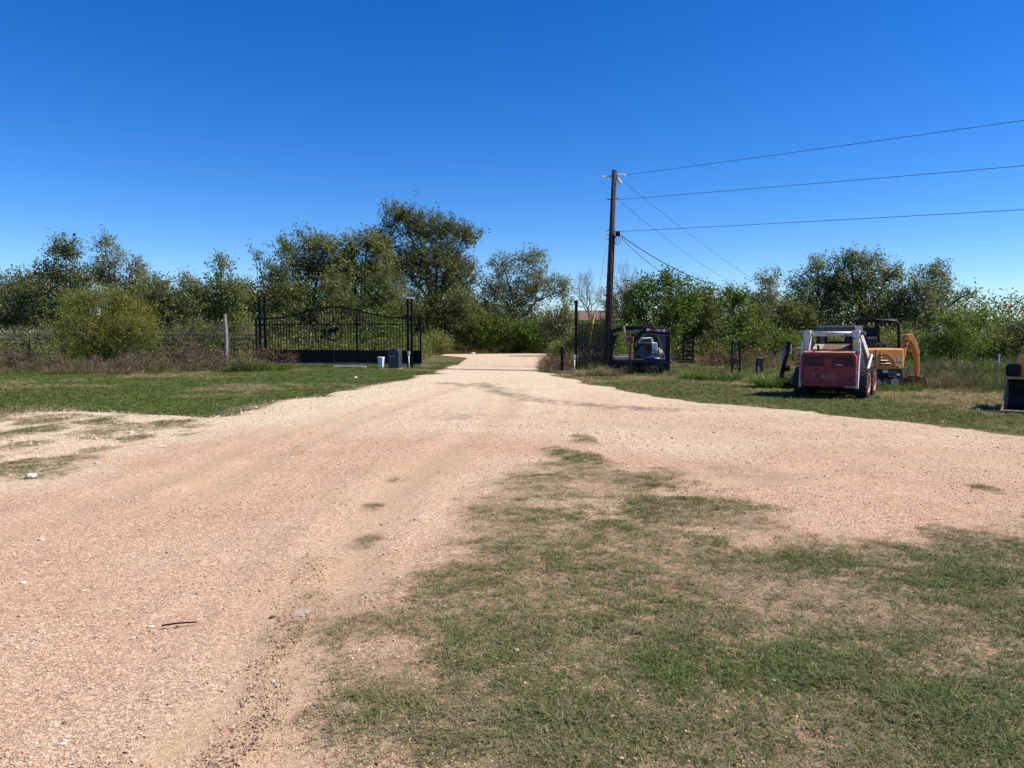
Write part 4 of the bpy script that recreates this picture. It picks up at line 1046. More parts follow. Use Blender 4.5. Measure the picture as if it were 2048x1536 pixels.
def gate_post(label, px, Y, ztop, w, cap=None, gap=0.0):
    x = PX(px, Y)
    rt = thing('gate_post', label, 'post', (x, Y, 0))
    if gap:
        for s in (-1, 1):
            MB().box(s * gap / 2 - w / 2, s * gap / 2 + w / 2, -w / 2, w / 2, 0, ztop).build('column', M['iron'], rt, .008)
        MB().box(-gap / 2 + w / 2, gap / 2 - w / 2, -.03, .03, ztop - 1.0, ztop - .9).build('tie_bar', M['iron'], rt)
        MB().box(-gap / 2 + w / 2, gap / 2 - w / 2, -.03, .03, ztop - .95 - 1.1, ztop - .9 - 1.1).build('tie_bar', M['iron'], rt)
        for s in (-1, 1):
            MB().tube([(s * .03, -.05, ztop - .98), (s * .03, .05, ztop - .98)], .07, 12).build('roller', M['steel'], rt)
    else:
        MB().box(-w / 2, w / 2, -w / 2, w / 2, 0, ztop).build('column', M['iron'], rt, .008)
    if cap == 'white':
        MB().box(-.15, .15, -.15, .15, ztop, ztop + .045).build('cap', M['cleanwhite'], rt, .01)
        MB().tube([(.02, 0, ztop + .045), (.05, 0, ztop + .22), (-.02, 0, ztop + .32), (.10, 0, ztop + .40)], .012, 6).build('lamp_bracket', M['iron'], rt)
    if cap == 'black':
        MB().box(-w * .75, w * .75, -w * .75, w * .75, ztop, ztop + .05).build('cap', M['iron'], rt, .01)
    return rt
gate_post('pair of tall black posts at the left end of the gate', 526, 38.2, PZ(592, 38.2), .10, None, .24)
gp = gate_post('tall black double gate post with a white cap', 820, 36.2, PZ(597, 36.2), .11, 'white', .18)
gate_post('single black gate post with a small black cap right of the driveway', 1152, 33.2, PZ(603, 33.2), .12, 'black')

def conduit(label, px, py_top, Y):
    x = PX(px, Y); zt_ = PZ(py_top, Y)
    rt = thing('conduit_riser', label, 'conduit', (x, Y, 0))
    MB().tube([(0, 0, -.05), (0, 0, zt_ - .15)], .026, 10).build('pipe', M['cleanwhite'], rt, smooth=True)
    MB().box(-.055, .055, -.045, .045, zt_ - .17, zt_).build('junction_box', M['greybox'], rt, .012)
conduit('short white conduit with junction box at the white capped gate post', 817.5, 703, 35.9)
conduit('short white conduit with junction box at the single right gate post', 1149, 710, 32.9)

def motor_box():
    Y = 35.2; x = PX(790, Y)
    rt = thing('gate_motor', 'dark slate gate motor cabinet with rounded top in front of the gate', 'gate motor', (x, Y, 0), math.radians(-16))
    h = PZ(698, Y)
    pf = [(-.26, 0), (.26, 0), (.26, h - .14)] + [(.26 - .14 + .14 * math.cos(a), h - .14 + .14 * math.sin(a)) for a in (PI * .12, PI * .25, PI * .38, PI * .5)] + \
         [(-.26 + .10 + .10 * math.cos(a), h - .10 + .10 * math.sin(a)) for a in (PI * .5, PI * .62, PI * .75, PI * .88)] + [(-.26, h - .10)]
    MB().prism(pf, 'y', -.2, .2).build('cabinet', M['slate'], rt, .02)
    MB().box(-.20, .16, -.212, -.2, h - .36, h - .29).build('badge_plate', M['lamp'], rt)
    # unreadable light print across the badge
    bd = MB()
    for i in range(8): bd.box(-.165 + i * .036, -.165 + i * .036 + .026, -.217, -.212, h - .345, h - .31)
    bd.build('badge_lettering', M['greybox'], rt, kind='stuff')
    MB().box(-.30, .30, -.24, .24, -.04, .03).build('base_slab', M['concrete'], rt)
    MB().tube([(.27, -.1, .25), (.285, -.1, .25)], .03, 8).build('lock', M['steel'], rt)
motor_box()
def power_box():
    Y = 35.0; x = PX(762, Y); h0, h1 = PZ(731, Y), PZ(715, Y)
    rt = thing('power_box', 'small pale grey electric box on a stub left of the motor cabinet', 'electric box', (x, Y, 0), math.radians(-22))
    MB().box(-.12, .12, -.09, .12, h0 - .08, h1 - .02).build('enclosure', M['greybox'], rt, .012)
    MB().prism([(-.13, h1 - .02), (.13, h1 - .02), (.13, h1 + .02), (-.13, h1 + .035)], 'y', -.11, .13).build('lid', M['cleanwhite'], rt, .006)
    MB().tube([(.03, -.125, h0 + .10), (.03, -.085, h0 + .10)], .025, 8).build('latch', M['steel'], rt)
    MB().tube([(0, 0, -.05), (0, 0, h0 - .05)], .03, 8).build('stub_post', M['galv'], rt)
power_box()
# concrete strip under the gate, and the steel rail that crosses the driveway
a, b = G(668, 734), G(730, 735)
o = MB().bar((a.x, a.y, .02), (b.x, b.y, .02), .35, .07).build('concrete_strip', M['concrete']); tag(o, 'narrow pale concrete strip in the grass below the gate', 'concrete strip')
a, b = G(888, 739.5), G(1152, 744)
rt = thing('gate_track', 'dark steel gate rail set in concrete across the driveway', 'gate track', (a.x, a.y, 0), math.atan2(b.y - a.y, b.x - a.x))
ln = (b - a).length
MB().box(0, ln, -.16, .16, -.03, .034).build('footing', M['concrete'], rt)
MB().box(0, ln, -.025, .025, .034, .055).build('rail', M['rust'], rt)

# ------------------------------------------------------------------ iron fence panel right of the driveway
def fence_panel():
    A, B = Vector((PX(1157, 33.3), 33.3, 0)), Vector((PX(1214, 36.6), 36.6, 0))
    d = B - A; ln = d.length
    rt = thing('iron_fence', 'black iron picket fence panel between gate post and pole', 'fence', A, math.atan2(d.y, d.x))
    h = 2.05
    for z in (.25, 1.75): MB().box(0, ln, -.02, .02, z, z + .045).build('rail', M['iron'], rt)
    n = int(ln / .125)
    for i in range(n + 1):
        x = ln * i / n
        MB().box(x - .014, x + .014, -.014, .014, .05, h + .1 * math.sin(i * 1.7) * .3).build('picket', M['iron'], rt)
    MB().box(ln, ln + .08, -.04, .04, 0, 2.2).build('end_post', M['iron'], rt)
    MB().box(-.55, -.45, .5, .6, 0, 1.05).build('stop_post', M['iron'], rt)
fence_panel()

# ------------------------------------------------------------------ barbed wire fence on the left
def wire_fence():
    A = Vector((PX(-60, 37.6), 37.6, 0)); B = Vector((PX(512, 37.8), 37.8, 0))
    ln = (B - A).length
    rt = thing('wire_fence', 'barbed wire fence on wooden posts behind the brown weeds', 'fence', A, math.atan2(B.y - A.y, B.x - A.x))
    def at(px): return PX(px, 37.7) - A.x
    MB().tube([(at(451) - .03, 0, -.1), (at(452), 0, 1.2), (at(450), 0, PZ(628, 37.7))], [.105, .095, .085], 9).build('fence_post', M['oldpost'], rt, label='weathered grey wooden post')
    MB().tube([(at(128), 0, -.1), (at(127), 0, PZ(645, 37.7))], [.14, .12], 9).build('fence_post', M['bark'], rt, label='thick dark wooden post')
    for px in (467, 505, 300, 215, 60, -20):
        MB().bar((at(px), .02, 0), (at(px), .02, 1.35), .04, .04).build('steel_post', M['iron'], rt)
    for z in (.35, .62, .9, 1.18, 1.42, 1.62):
        n = 24
        MB().tube([(ln * i / n, .03, z + .015 * math.sin(i * 2.1 + z * 7)) for i in range(n + 1)], .007, 4, False).build('wire_strand', M['galv'], rt)
wire_fence()

# ------------------------------------------------------------------ utility pole and lines
def pole():
    Y = 37.0
    b, t = P(1212, 720, Y), P(1229, 340, Y); b.z = 0
    rt = thing('utility_pole', 'tall leaning brown wooden utility pole beside the iron fence', 'utility pole', (b.x, b.y, 0))
    T = t - b; T.y = 0
    MB().tube([(0, 0, -.2), T * .5, T], [.165, .140, .115], 14).build('shaft', M['pole'], rt, smooth=True)
    def on(py): return T * ((PZ(py, Y)) / t.z)
    def insul(p, q, name='insulator'):
        p, q = Vector(p), Vector(q); d = (q - p); mb = MB(); n = 4
        mb.tube([p, q], .02, 6)
        for k in range(n):
            c = p + d * ((k + .7) / (n + .3)); u = d.normalized()
            mb.tube([c - u * .035, c, c + u * .03], [.035, .085, .03], 10)
        mb.build(name, M['porcelain'], rt)
    c = on(352)
    insul(c + Vector((-.14, 0, 0)), c + Vector((-.62, .05, -.05)))
    insul(c + Vector((.14, 0, .02)), c + Vector((.55, -.06, .04)))
    insul(c + Vector((.12, .05, -.02)), c + Vector((.40, .45, -.30)))
    MB().bar(c + Vector((-.16, 0, 0)), c + Vector((.16, 0, 0)), .05, .08).build('clamp', M['steel'], rt)
    c2 = on(399)
    MB().bar(c2 + Vector((-.30, 0, -.01)), c2 + Vector((.30, 0, .05)), .035, .05).build('clevis', M['steel'], rt)
    for s in (-1, 1):
        MB().tube([c2 + Vector((s * .28, -.03, .02)), c2 + Vector((s * .28, .05, .02))], .055, 8).build('spool', M['porcelain'], rt)
    c3 = on(466)
    MB().box(c3.x + .17, c3.x + .37, -.2, .0, c3.z - .17, c3.z + .07).build('cable_box', M['black'], rt, .02)
    lp = MB()
    for k in range(3):
        r_ = .16 + .04 * k
        lp.tube([(c3.x + .15 + r_ * .6 * math.sin(a) + .06 * k, -.05 - .04 * k, c3.z - .35 + r_ * math.cos(a)) for a in [2 * PI * i / 12 for i in range(13)]], .011, 5, False)
    lp.build('cable_loops', M['cable'], rt)
    for dz in (-.1, .1, .3):
        MB().bar(c3 + Vector((-.28, -.02, dz - .2)), c3 + Vector((.2, -.02, dz - .12)), .02, .025).build('bracket', M['steel'], rt)
    MB().tube([(.16, -.08, 0), T * .5 + Vector((.14, -.08, 0)), c3 + Vector((.13, -.08, -.1))], .022, 6).build('riser', M['cable'], rt)
    return Y
Yp = pole()
def wire(name, label, a, b, sag, r, mat, n=40):
    a, b = Vector(a), Vector(b)
    pts = []
    for i in range(n + 1):
        t = i / n; p = a.lerp(b, t); p.z -= sag * 4 * t * (1 - t); pts.append(p)
    c = pts[0]
    o = MB().tube([p - c for p in pts], r, 5).build(name, M[mat]); o.location = c
    return tag(o, label, 'power line', 'power lines on the utility pole')
def extend(a, b, k): return a + (b - a) * k
# right-hand span comes towards the viewer's side
for (p0, p1, lab, rr, sg) in (((1252, 350), (2048, 238), 'topmost wire running from the pole top to the upper right', .0095, .55),
                              ((1240, 399), (2048, 329), 'middle wire running right from the pole below its top', .0095, .5),
                              ((1240, 463), (2048, 417), 'lowest wire running right from the cable box on the pole', .0095, .45)):
    a_, b_ = P(*p0, Yp), P(*p1, 25.0)
    wire('power_line', lab, a_, extend(a_, b_, 1.7), sg * .08, rr, 'cable')
for (p0, p1, lab) in (((1201, 353), (740, 306), 'upper pale wire running left from the pole top into the sky'),
                      ((1209, 401), (770, 361), 'lower pale wire running left from the pole into the sky')):
    a_, b_ = P(*p0, Yp), P(*p1, 31.0)
    wire('power_line', lab, a_, extend(a_, b_, 2.6), .22, .0032, 'barewire', 60)
a_ = P(1250, 365, Yp); wire('power_line', 'thin upper wire slanting down from the pole to the far trees', a_, P(1580, 600, 85), .5, .009, 'cable')
a_ = P(1240, 402, Yp); wire('power_line', 'thin lower wire slanting down from the pole to the far trees', a_, P(1540, 590, 85), .9, .009, 'cable')
a_ = P(1229, 462, Yp); wire('power_line', 'thick black cable drooping from the pole box to the bushes', a_, P(1445, 574, 48), .35, .022, 'cable')
a_ = P(1231, 464, Yp); wire('power_line', 'second thick cable drooping just under the first from the box', a_, P(1430, 578, 48), .75, .013, 'cable')
a_ = P(1850, 625, 120); wire('power_line', 'distant wire low in the sky at the far right', a_, P(2300, 592, 110), .2, .03, 'barewire')
def guy():
    b = P(1187, 705, 35.6); b.z = 0
    t = P(1216, 470, Yp)
    rt = thing('guy_wire', 'guy wire with a yellow guard sleeve rising behind the fence panel', 'guy wire', b)
    foot, top = P(1178, 690, 35.6) - b, P(1189, 628, 35.8) - b
    d = (top - foot)
    MB().tube([foot - d * .5, foot + d * 3.2], .009, 5).build('cable', M['galv'], rt)
    MB().tube([foot, top], .035, 8).build('guard_sleeve', M['yellow'], rt)
guy()

# ------------------------------------------------------------------ wheel builder
def wheel(parent, x, y, r, w, side, rim_m, tyre_m='rubber', lugs=18, z=None):
    z = r if z is None else z
    hub = MB(); k = side
    hub.lathe([(-w * .30, r * .58), (w * .44, r * .66), (w * .49, r * .66), (w * .47, r * .58), (w * .30, r * .46), (w * .28, r * .22), (w * .36, r * .20), (w * .36, .01)], 'x', 20)
    if k < 0: hub.v = [(-v[0], v[1], v[2]) for v in hub.v]
    o = hub.build('wheel', M[rim_m], parent, loc=(x, y, z))
    ty = MB()
    ty.lathe([(-w * .40, r * .58), (-w * .50, r * .74), (-w * .48, r * .88), (-w * .40, r * .945), (w * .40, r * .945), (w * .48, r * .88), (w * .50, r * .74), (w * .40, r * .58)], 'x', 28)
    for i in range(lugs):
        for s in (-1, 1):
            an = 2 * PI * (i + (.5 if s > 0 else 0)) / lugs
            ty.M = Matrix.Rotation(an, 4, 'X') @ Matrix.Translation((s * w * .25, 0, r * .965)) @ Matrix.Rotation(s * .6, 4, 'Z')
            ty.box(-w * .27, w * .25, -r * .060, r * .060, -r * .06, r * .035)
    ty.M = Matrix()
    ty.build('tyre', M[tyre_m], o)
    return o

def text(parent, name, s, size, loc, rot, mat, extrude=.002, sx=1.0, label=None):
    cu = bpy.data.curves.new(name, 'FONT'); cu.body = s; cu.size = size; cu.extrude = extrude; cu.align_x = 'CENTER'; cu.align_y = 'CENTER'
    cu.materials.append(mat)
    tmp = link(bpy.data.objects.new(name + '_source', cu)); bpy.context.view_layer.update()
    me = bpy.data.meshes.new_from_object(tmp.evaluated_get(bpy.context.evaluated_depsgraph_get()))
    bpy.data.objects.remove(tmp); bpy.data.curves.remove(cu)
    if not me.materials: me.materials.append(mat)
    o = link(bpy.data.objects.new(name, me), parent); o.location = loc; o.rotation_euler = rot; o.scale = (sx, 1, 1)
    if label: o['label'] = label
    return o

# ------------------------------------------------------------------ skid steer, seen from behind
def rounded(x0, x1, z0, z1, r, n=5):
    p = []
    for cx, cz, a0 in ((x1 - r, z1 - r, 0), (x0 + r, z1 - r, .5), (x0 + r, z0 + r, 1), (x1 - r, z0 + r, 1.5)):
        for i in range(n + 1):
            a = PI * (a0 + .5 * i / n); p.append((cx + r * math.cos(a), cz + r * math.sin(a)))
    return p
def skid_steer():
    g0 = G(1655, 796)
    rt = thing('skid_steer', 'old red and white skid steer loader parked with its back to us', 'skid steer', (g0.x, g0.y, 0), math.radians(-33))
    # chassis and side tanks
    MB().box(-.48, .48, .12, 2.0, .24, .80).build('chassis', M['darkgrey'], rt, .02)
    for s in (-1, 1):
        MB().box(min(s * .48, s * .62), max(s * .48, s * .62), .15, 1.9, .70, 1.06).build('side_tank', M['darkgrey'], rt, .02)
    # tailgate
    dr = MB(); dr.prism(rounded(-.655, .655, .30, 1.13, .12), 'y', -.05, .14)
    door = dr.build('tailgate', M['red'], rt, .02)
    rim = MB(); o_ = rounded(-.655, .655, .30, 1.13, .12); i_ = rounded(-.60, .60, .345, 1.09, .09)
    nn = len(o_)
    rim.add([(p[0], -.075, p[1]) for p in o_] + [(p[0], -.075, p[1]) for p in i_] + [(p[0], -.0475, p[1]) for p in o_] + [(p[0], -.0475, p[1]) for p in i_],
            [(k, (k + 1) % nn, nn + (k + 1) % nn, nn + k) for k in range(nn)] + [(2 * nn + k, 2 * nn + (k + 1) % nn, (k + 1) % nn, k) for k in range(nn)] +
            [(nn + k, nn + (k + 1) % nn, 3 * nn + (k + 1) % nn, 3 * nn + k) for k in range(nn)])
    rim.build('tailgate_rim', M['red'], door)
    MB().prism(rounded(-.585, .585, .80, 1.065, .05), 'y', -.056, -.048).build('light_recess', M['recessred'], door)
    for s in (-1, 1):
        MB().prism(rounded(s * .48 - .09, s * .48 + .09, .815, 1.045, .03), 'y', -.066, -.055).build('tail_lamp', M['lamp'], door)
    for x0, x1, z0, z1 in ((-.36, -.14, .98, 1.04), (.16, .36, .97, 1.03), (-.36, -.10, .82, .88), (.10, .37, .81, .87)):
        MB().box(x0, x1, -.062, -.055, z0, z1).build('vent_slot', M['lamp'], door)
    MB().prism([(-.08, .81), (.08, .81), (.10, .93), (.07, 1.05), (-.06, 1.05), (-.10, .93)], 'y', -.068, -.055).build('vent_plate', M['red'], door)
    MB().tube([(-.01, -.068, 1.02), (-.01, -.09, 1.02)], .03, 10).build('lock_knob', M['lamp'], door)
    MB().prism(rounded(-.52, .50, .42, .655, .02), 'y', -.060, -.049).build('name_plate', M['red'], door)
    worn = paint('worn_lettering', (0.40, 0.30, 0.29), .7, 0, .2, 20, (0.20, 0.03, 0.03), .50, 30)
    text(door, 'worn_lettering', '3/', .13, (-.335, -.064, .575), (PI / 2, 0, 0), worn)
    text(door, 'worn_lettering', 'AEl\'IC :', .145, (.06, -.064, .535), (PI / 2, -.03, 0), worn)
    MB().prism([(.16, .835), (.33, .825), (.36, .855), (.22, .868)], 'y', -.067, -.061).build('torn_sticker', M['tan'], door)
    for x in (-.56, .56):
        for z in (.45, .98): MB().tube([(x, -.082, z), (x, -.060, z)], .018, 8).build('bolt', M['rust'], door)
    # hood, screen and exhaust
    MB().prism([(-.06, 1.13), (.30, 1.16), (.34, 1.19), (.30, 1.205), (-.02, 1.175), (-.075, 1.15)], 'x', -.60, .60).build('hood_lip', M['salmon'], rt, .01)
    MB().prism([(.25, 1.17), (.85, 1.17), (.85, 1.30), (.62, 1.33)], 'x', -.46, .44).build('engine_cover', M['darkgrey'], rt, .01)
    MB().prism([(.22, 1.20), (.60, 1.345), (.58, 1.36), (.20, 1.215)], 'x', -.44, -.22).build('cover_plate', M['tan'], rt)
    gr = MB()
    for i in range(17):
        x = -.20 + i * .036; gr.bar((x, .22, 1.215), (x, .58, 1.35), .012, .018)
    gr.box(-.22, .42, .20, .23, 1.195, 1.225); gr.box(-.22, .42, .565, .595, 1.335, 1.365)
    gr.build('radiator_grille', M['tanrust'], rt, kind='stuff')
    MB().tube([(-.26, .05, 1.16), (-.26, .05, 1.29), (-.26, -.02, 1.31)], .03, 8).build('exhaust_pipe', M['black'], rt)
    # lift arm uprights, cross tube, arms and links
    for s in (-1, 1):
        up = MB()
        xo, xi, xm = s * .66, s * .50, s * .545
        pr_ = [(xo, 1.08), (xm, 1.08), (xi, 1.62), (xi, 1.70), (xo, 1.70)]
        up.prism(pr_, 'y', .22, .46)
        up.build('upright', M['white'], rt, .012)
        arm = MB()
        arm.prism([(.34, 1.69), (.26, 1.58), (1.50, 1.02), (1.72, .80), (2.02, .30), (2.14, .30), (2.12, .52), (1.86, 1.02), (1.60, 1.20), (.5, 1.68)], 'x', s * .64 - .045, s * .64 + .045)
        arm.build('lift_arm', M['white'], rt, .01)
        lk = MB()
        lk.prism([(.16, 1.42), (.26, 1.42), (.24, 1.08), (.16, .80), (.10, .26), (-.02, .26), (.0, .60), (.06, .95), (.14, 1.15)], 'x', s * .675 - .03, s * .675 + .03)
        lk.build('lower_link', M['white'], rt, .008)
        MB().tube([(s * .80, .55, .62), (s * .80, 1.25, 1.05)], [.05, .05], 10).build('lift_cylinder', M['steel'], rt)
        MB().tube([(s * .69, .33, 1.63), (s * .79, .33, 1.63)], .05, 10).build('pivot_pin', M['steel'], rt)
    for k, (xa, dz) in enumerate(((.57, .0), (.54, .05), (-.56, .02))):
        MB().tube([(xa, .40, 1.10), (xa - .05, .52, 1.28 + dz), (xa - .02, .50, 1.46 + dz), (xa + .01, .42, 1.58)], .016, 6).build('hydraulic_hose', M['black'], rt)
    MB().box(.52, .62, .212, .222, 1.30, 1.40).build('warning_decal', M['yellow'], rt)
    MB().tube([(-.53, .34, 1.615), (.53, .34, 1.615)], .062, 12).build('cross_tube', M['white'], rt, smooth=True)
    # open cab
    rf = MB(); rf.prism(rounded(.74, 1.86, 1.62, 1.83, .103), 'x', -.47, .49); rf.build('cab_roof', M['midgrey'], rt, .03)
    for x, y0, y1 in ((-.42, .80, .80), (.42, .80, .80), (-.42, 1.72, 1.86), (.42, 1.72, 1.86)):
        MB().bar((x, y0, .9), (x, y1, 1.66), .07, .07).build('cab_post', M['black'], rt, .008)
    sd = MB()
    for s in (-1, 1):
        for k in range(6): sd.bar((s * .43, .84, 1.15 + k * .085), (s * .43, 1.75, 1.15 + k * .085), .02, .03)
        for k in range(5): sd.bar((s * .43, .95 + k * .17, 1.1), (s * .43, .95 + k * .17, 1.62), .02, .02)
    sd.build('side_screen', M['black'], rt, kind='stuff')
    st = MB().box(-.25, .25, 1.05, 1.45, .92, 1.05).build('seat', M['black'], rt, .03)
    MB().box(-.24, .24, .98, 1.08, 1.0, 1.42).build('backrest', M['black'], st, .03)
    # wheels: back pair near, front pair beyond
    for s in (-1, 1):
        for y in (.50, 1.46):
            wheel(rt, s * .735, y, .375, .30, s, 'orange_rim')
    # bucket on the far end
    bk = MB()
    bk.prism([(2.15, .52), (2.12, .12), (2.22, .03), (2.95, .03), (2.95, .05), (2.26, .07), (2.17, .15), (2.2, .52)], 'x', -.68, .68)
    for s in (-1, 1): bk.prism([(2.15, .52), (2.12, .12), (2.22, .03), (2.95, .03), (2.6, .35)], 'x', s * .68 - .012 * (1 + s), s * .68 + .012 * (1 - s))
    bk.build('bucket', M['rust'], rt)
    MB().bar((.42, -.10, .30), (.66, -.10, .30), .05, .05).build('tow_hitch', M['steel'], rt)
skid_steer()

# ------------------------------------------------------------------ excavator behind it
def excavator():
    Y0 = 22.2
    x0, x1 = PX(1636, Y0), PX(1803, Y0)
    cx, cy = (x0 + x1) / 2, Y0 + 1.0
    rt = thing('excavator', 'faded orange mini excavator with black cab frame behind the skid steer', 'excavator', (cx + .07, cy, 0), math.radians(4.5))
    hw = (x1 - x0) / 2; zt_, zb = PZ(697, Y0) , PZ(739, Y0)
    def lx(px, Y): return PX(px, Y) - cx
    # side and rear engine hood: a body with rounded top edge
    hood = MB(); hood.prism(rounded(-hw, hw, zb, zt_, .07), 'y', -1.0, 1.0)
    hd = hood.build('body', M['orange'], rt, .045)
    xs = lx(1742, Y0)
    MB().box(xs - .008, xs + .008, -1.006, -.995, zb + .03, zt_ - .03).build('panel_seam', M['lamp'], hd)
    # louvres under a raised quarter arc
    ax, az, ar = lx(1748, Y0), zb + .06, .46
    for k, z in enumerate((.10, .19, .28, .37)):
        w = math.sqrt(max(.01, ar * ar * .80 - z * z * 2.2)); xl = ax + .02 + .08 * (.37 - z)
        MB().box(xl, xl + w * .82, -1.004, -.992, az + z - .045, az + z + .0).build('vent_gap', M['lamp'], hd)
        MB().prism([(-1.0, az + z), (-1.035, az + z + .005), (-1.0, az + z + .04)], 'x', xl + .03, xl + w * .84).build('louvre', M['orange'], hd)
    arc = MB(); n = 12
    for i in range(n):
        a, b = PI * .5 * i / n, PI * .5 * (i + 1) / n
        arc.bar((ax + .06 + .46 * math.sin(a) , -1.005, az + .42 * math.cos(a)), (ax + .06 + .46 * math.sin(b), -1.005, az + .42 * math.cos(b)), .03, .045, (0, 1, 0))
    arc.build('arc_moulding', M['orange'], hd)
    MB().box(lx(1785, Y0), lx(1786.5, Y0), -1.006, -.995, PZ(725, Y0), PZ(716, Y0)).build('badge_bar', M['lamp'], hd)
    text(hd, 'lettering', 'CASE', .12, (lx(1791.5, Y0), -1.004, PZ(720.5, Y0)), (PI / 2, 0, 0), M['cleanwhite'], .003, 1.0)
    MB().box(lx(1787, Y0), lx(1790, Y0), -1.006, -.995, PZ(736, Y0), PZ(732, Y0)).build('decal', M['lamp'], hd)
    MB().box(lx(1791, Y0), lx(1794.5, Y0), -1.006, -.995, PZ(736, Y0), PZ(732.5, Y0)).build('decal', M['yellow'], hd)
    MB().box(lx(1734, Y0), lx(1739, Y0), -1.012, -.995, PZ(720, Y0), PZ(714, Y0)).build('door_latch', M['lamp'], hd, .005)
    MB().box(lx(1734, Y0), lx(1739, Y0), -1.012, -.995, PZ(713, Y0), PZ(711, Y0)).build('decal', M['greybox'], hd)
    # rear face (towards the left): louvres
    for k, z in enumerate((.12, .24, .36)):
        MB().box(-hw - .004, -hw + .006, -.2 - .2 * k * .5, .75, zb + z - .03, zb + z + .015).build('rear_vent', M['lamp'], hd)
    # lower skirt with steel tread plate and lights
    zs = PZ(758, Y0)
    MB().prism([(xs - .2, zb), (hw - .02, zb), (hw - .02, zs + .06), (hw - .14, zs), (xs - .1, zs)], 'y', -.97, .9).build('skirt', M['darkgrey'], rt, .015)
    MB().box(lx(1759, Y0), lx(1770.5, Y0), -.985, -.968, PZ(746, Y0), PZ(740, Y0)).build('reflector', M['greybox'], rt, .006)
    sp_ = MB(); 
    for i in range(9):
        for j in range(4): sp_.box(lx(1772, Y0) + i * .028, lx(1772, Y0) + i * .028 + .018, -.980, -.968, zs + .06 + j * .05, zs + .06 + j * .05 + .03)
    sp_.build('tread_plate', M['steel'], rt, kind='stuff')
    MB().box(lx(1789, Y0), lx(1795, Y0), -.982, -.968, PZ(751, Y0), PZ(748, Y0)).build('decal', M['cleanwhite'], rt)
    MB().box(-.5, .5, -.5, .5, .30, zb).build('slew_base', M['black'], rt, .02)
    # tracks
    for s in (-1, 1):
        tk = MB(); L2, rr = 1.05, .21
        pf = [(L2 + rr * math.sin(a), rr + .0 + rr * math.cos(a)) for a in [PI * i / 8 for i in range(9)]] + [(-L2 - rr * math.sin(a), rr - rr * math.cos(a)) for a in [PI * i / 8 for i in range(9)]]
        y0_, y1_ = s * .78 - .19, s * .78 + .19
        tk.prism(pf, 'y', y0_, y1_)
        for i in range(26):
            x = -L2 + 2 * L2 * i / 25
            tk.box(x - .025, x + .025, y0_ - .01, y1_ + .01, 2 * rr, 2 * rr + .03); tk.box(x - .025, x + .025, y0_ - .01, y1_ + .01, -.03, 0)
        t = tk.build('track', M['rubber'], rt)
        for x in (-.95, -.45, 0, .45, .95):
            MB().tube([(x, s * .78 - s * .0 - .205, rr), (x, s * .78 + .205, rr)], .13 if abs(x) > .9 else .08, 12).build('roller', M['steel'], t)
    # cab frame
    Yn, Yf = Y0 + .75, Y0 + 1.85
    zc = PZ(640.5, Yn)
    xa, xb = lx(1747, Yn), lx(1794, Yn)
    fr = MB()
    def loop(y, xa, xb, zc, r):
        pts = [(xa, y, zt_ - .1), (xa, y, zc - .14), (xa + .04, y, zc - .05), (xa + .13, y, zc), (xb - .13, y, zc - .02), (xb - .04, y, zc - .07), (xb, y, zc - .18), (xb + .02, y, zt_ - .1)]
        return MB().tube(pts, r, 8)
    loop(Yn - cy, xa, xb, zc, .042).build('cab_frame', M['black'], rt, smooth=True)
    loop(Yf - cy, xa - .02, xb, zc, .042).build('cab_frame', M['black'], rt, smooth=True)
    MB().box(xa - .06, xb - .02, Yn - cy - .02, Yf - cy + .04, zc - .035, zc + .05).build('cab_roof', M['black'], rt, .03)
    MB().tube([(xb - .18, .1, zc + .05), (xb - .18, .1, zc + .13)], .06, 10).build('beacon', M['black'], rt)
    MB().bar((xa - .03, Yn - cy, zt_ + .28), (xa - .03, Yf - cy, zt_ + .28), .05, .05).build('cab_rail', M['black'], rt)
    ss = MB().box(xa + .12, xa + .55, Yn - cy + .2, Yn - cy + .75, zt_ - .02, zt_ + .14).build('seat', M['black'], rt, .04)
    MB().box(xa + .02, xa + .18, Yn - cy + .2, Yn - cy + .75, zt_ + .12, zt_ + .62).build('backrest', M['black'], ss, .04)
    MB().box(xa - .42, xa - .04, Yn - cy - .2, Yf - cy, zt_ - .02, zt_ + .34).build('engine_housing', M['black'], rt, .06)
    for dx in (.3, .5):
        MB().tube([(xb - dx, Yn - cy + .1, zt_ - .05), (xb - dx + .04, Yn - cy + .1, zt_ + .25)], .018, 6).build('control_lever', M['steel'], rt)
    # boom, dipper and bucket folded down at the front
    Yb = Y0 + 1.0
    def bp(px, py): return (lx(px, Yb), PZ(py, Yb))
    yb = Yb - cy
    bm_ = [bp(1797, 735), bp(1804, 695), bp(1812, 670), bp(1820, 667), bp(1829, 681), bp(1837, 701), bp(1838, 710), bp(1832, 710), bp(1825, 693), bp(1818, 682), bp(1813, 688), bp(1809, 706), bp(1803, 738)]
    MB().prism(bm_, 'y', yb - .11, yb + .11).build('boom', M['orange'], rt, .02)
    ar_ = [bp(1832, 703), bp(1838, 703), bp(1839, 735), bp(1838, 764), bp(1834.5, 764), bp(1834, 735)]
    MB().prism(ar_, 'y', yb - .09, yb + .09).build('dipper_arm', M['orange'], rt, .015)
    MB().prism([bp(1831, 752), bp(1842, 752), bp(1848, 764), bp(1846, 776), bp(1834, 780), bp(1827, 772)], 'y', yb - .3, yb + .3).build('bucket', M['rust'], rt, .015)
    for k in range(4):
        p0, p1 = bp(1799 + k * 2.4, 697 - k), bp(1804.5 + k * 2.4, 676 - k * 2)
        MB().tube([(p0[0], yb - .16, p0[1]), (p1[0], yb - .16, p1[1])], .014, 6).build('hose_guard', M['orange'], rt)
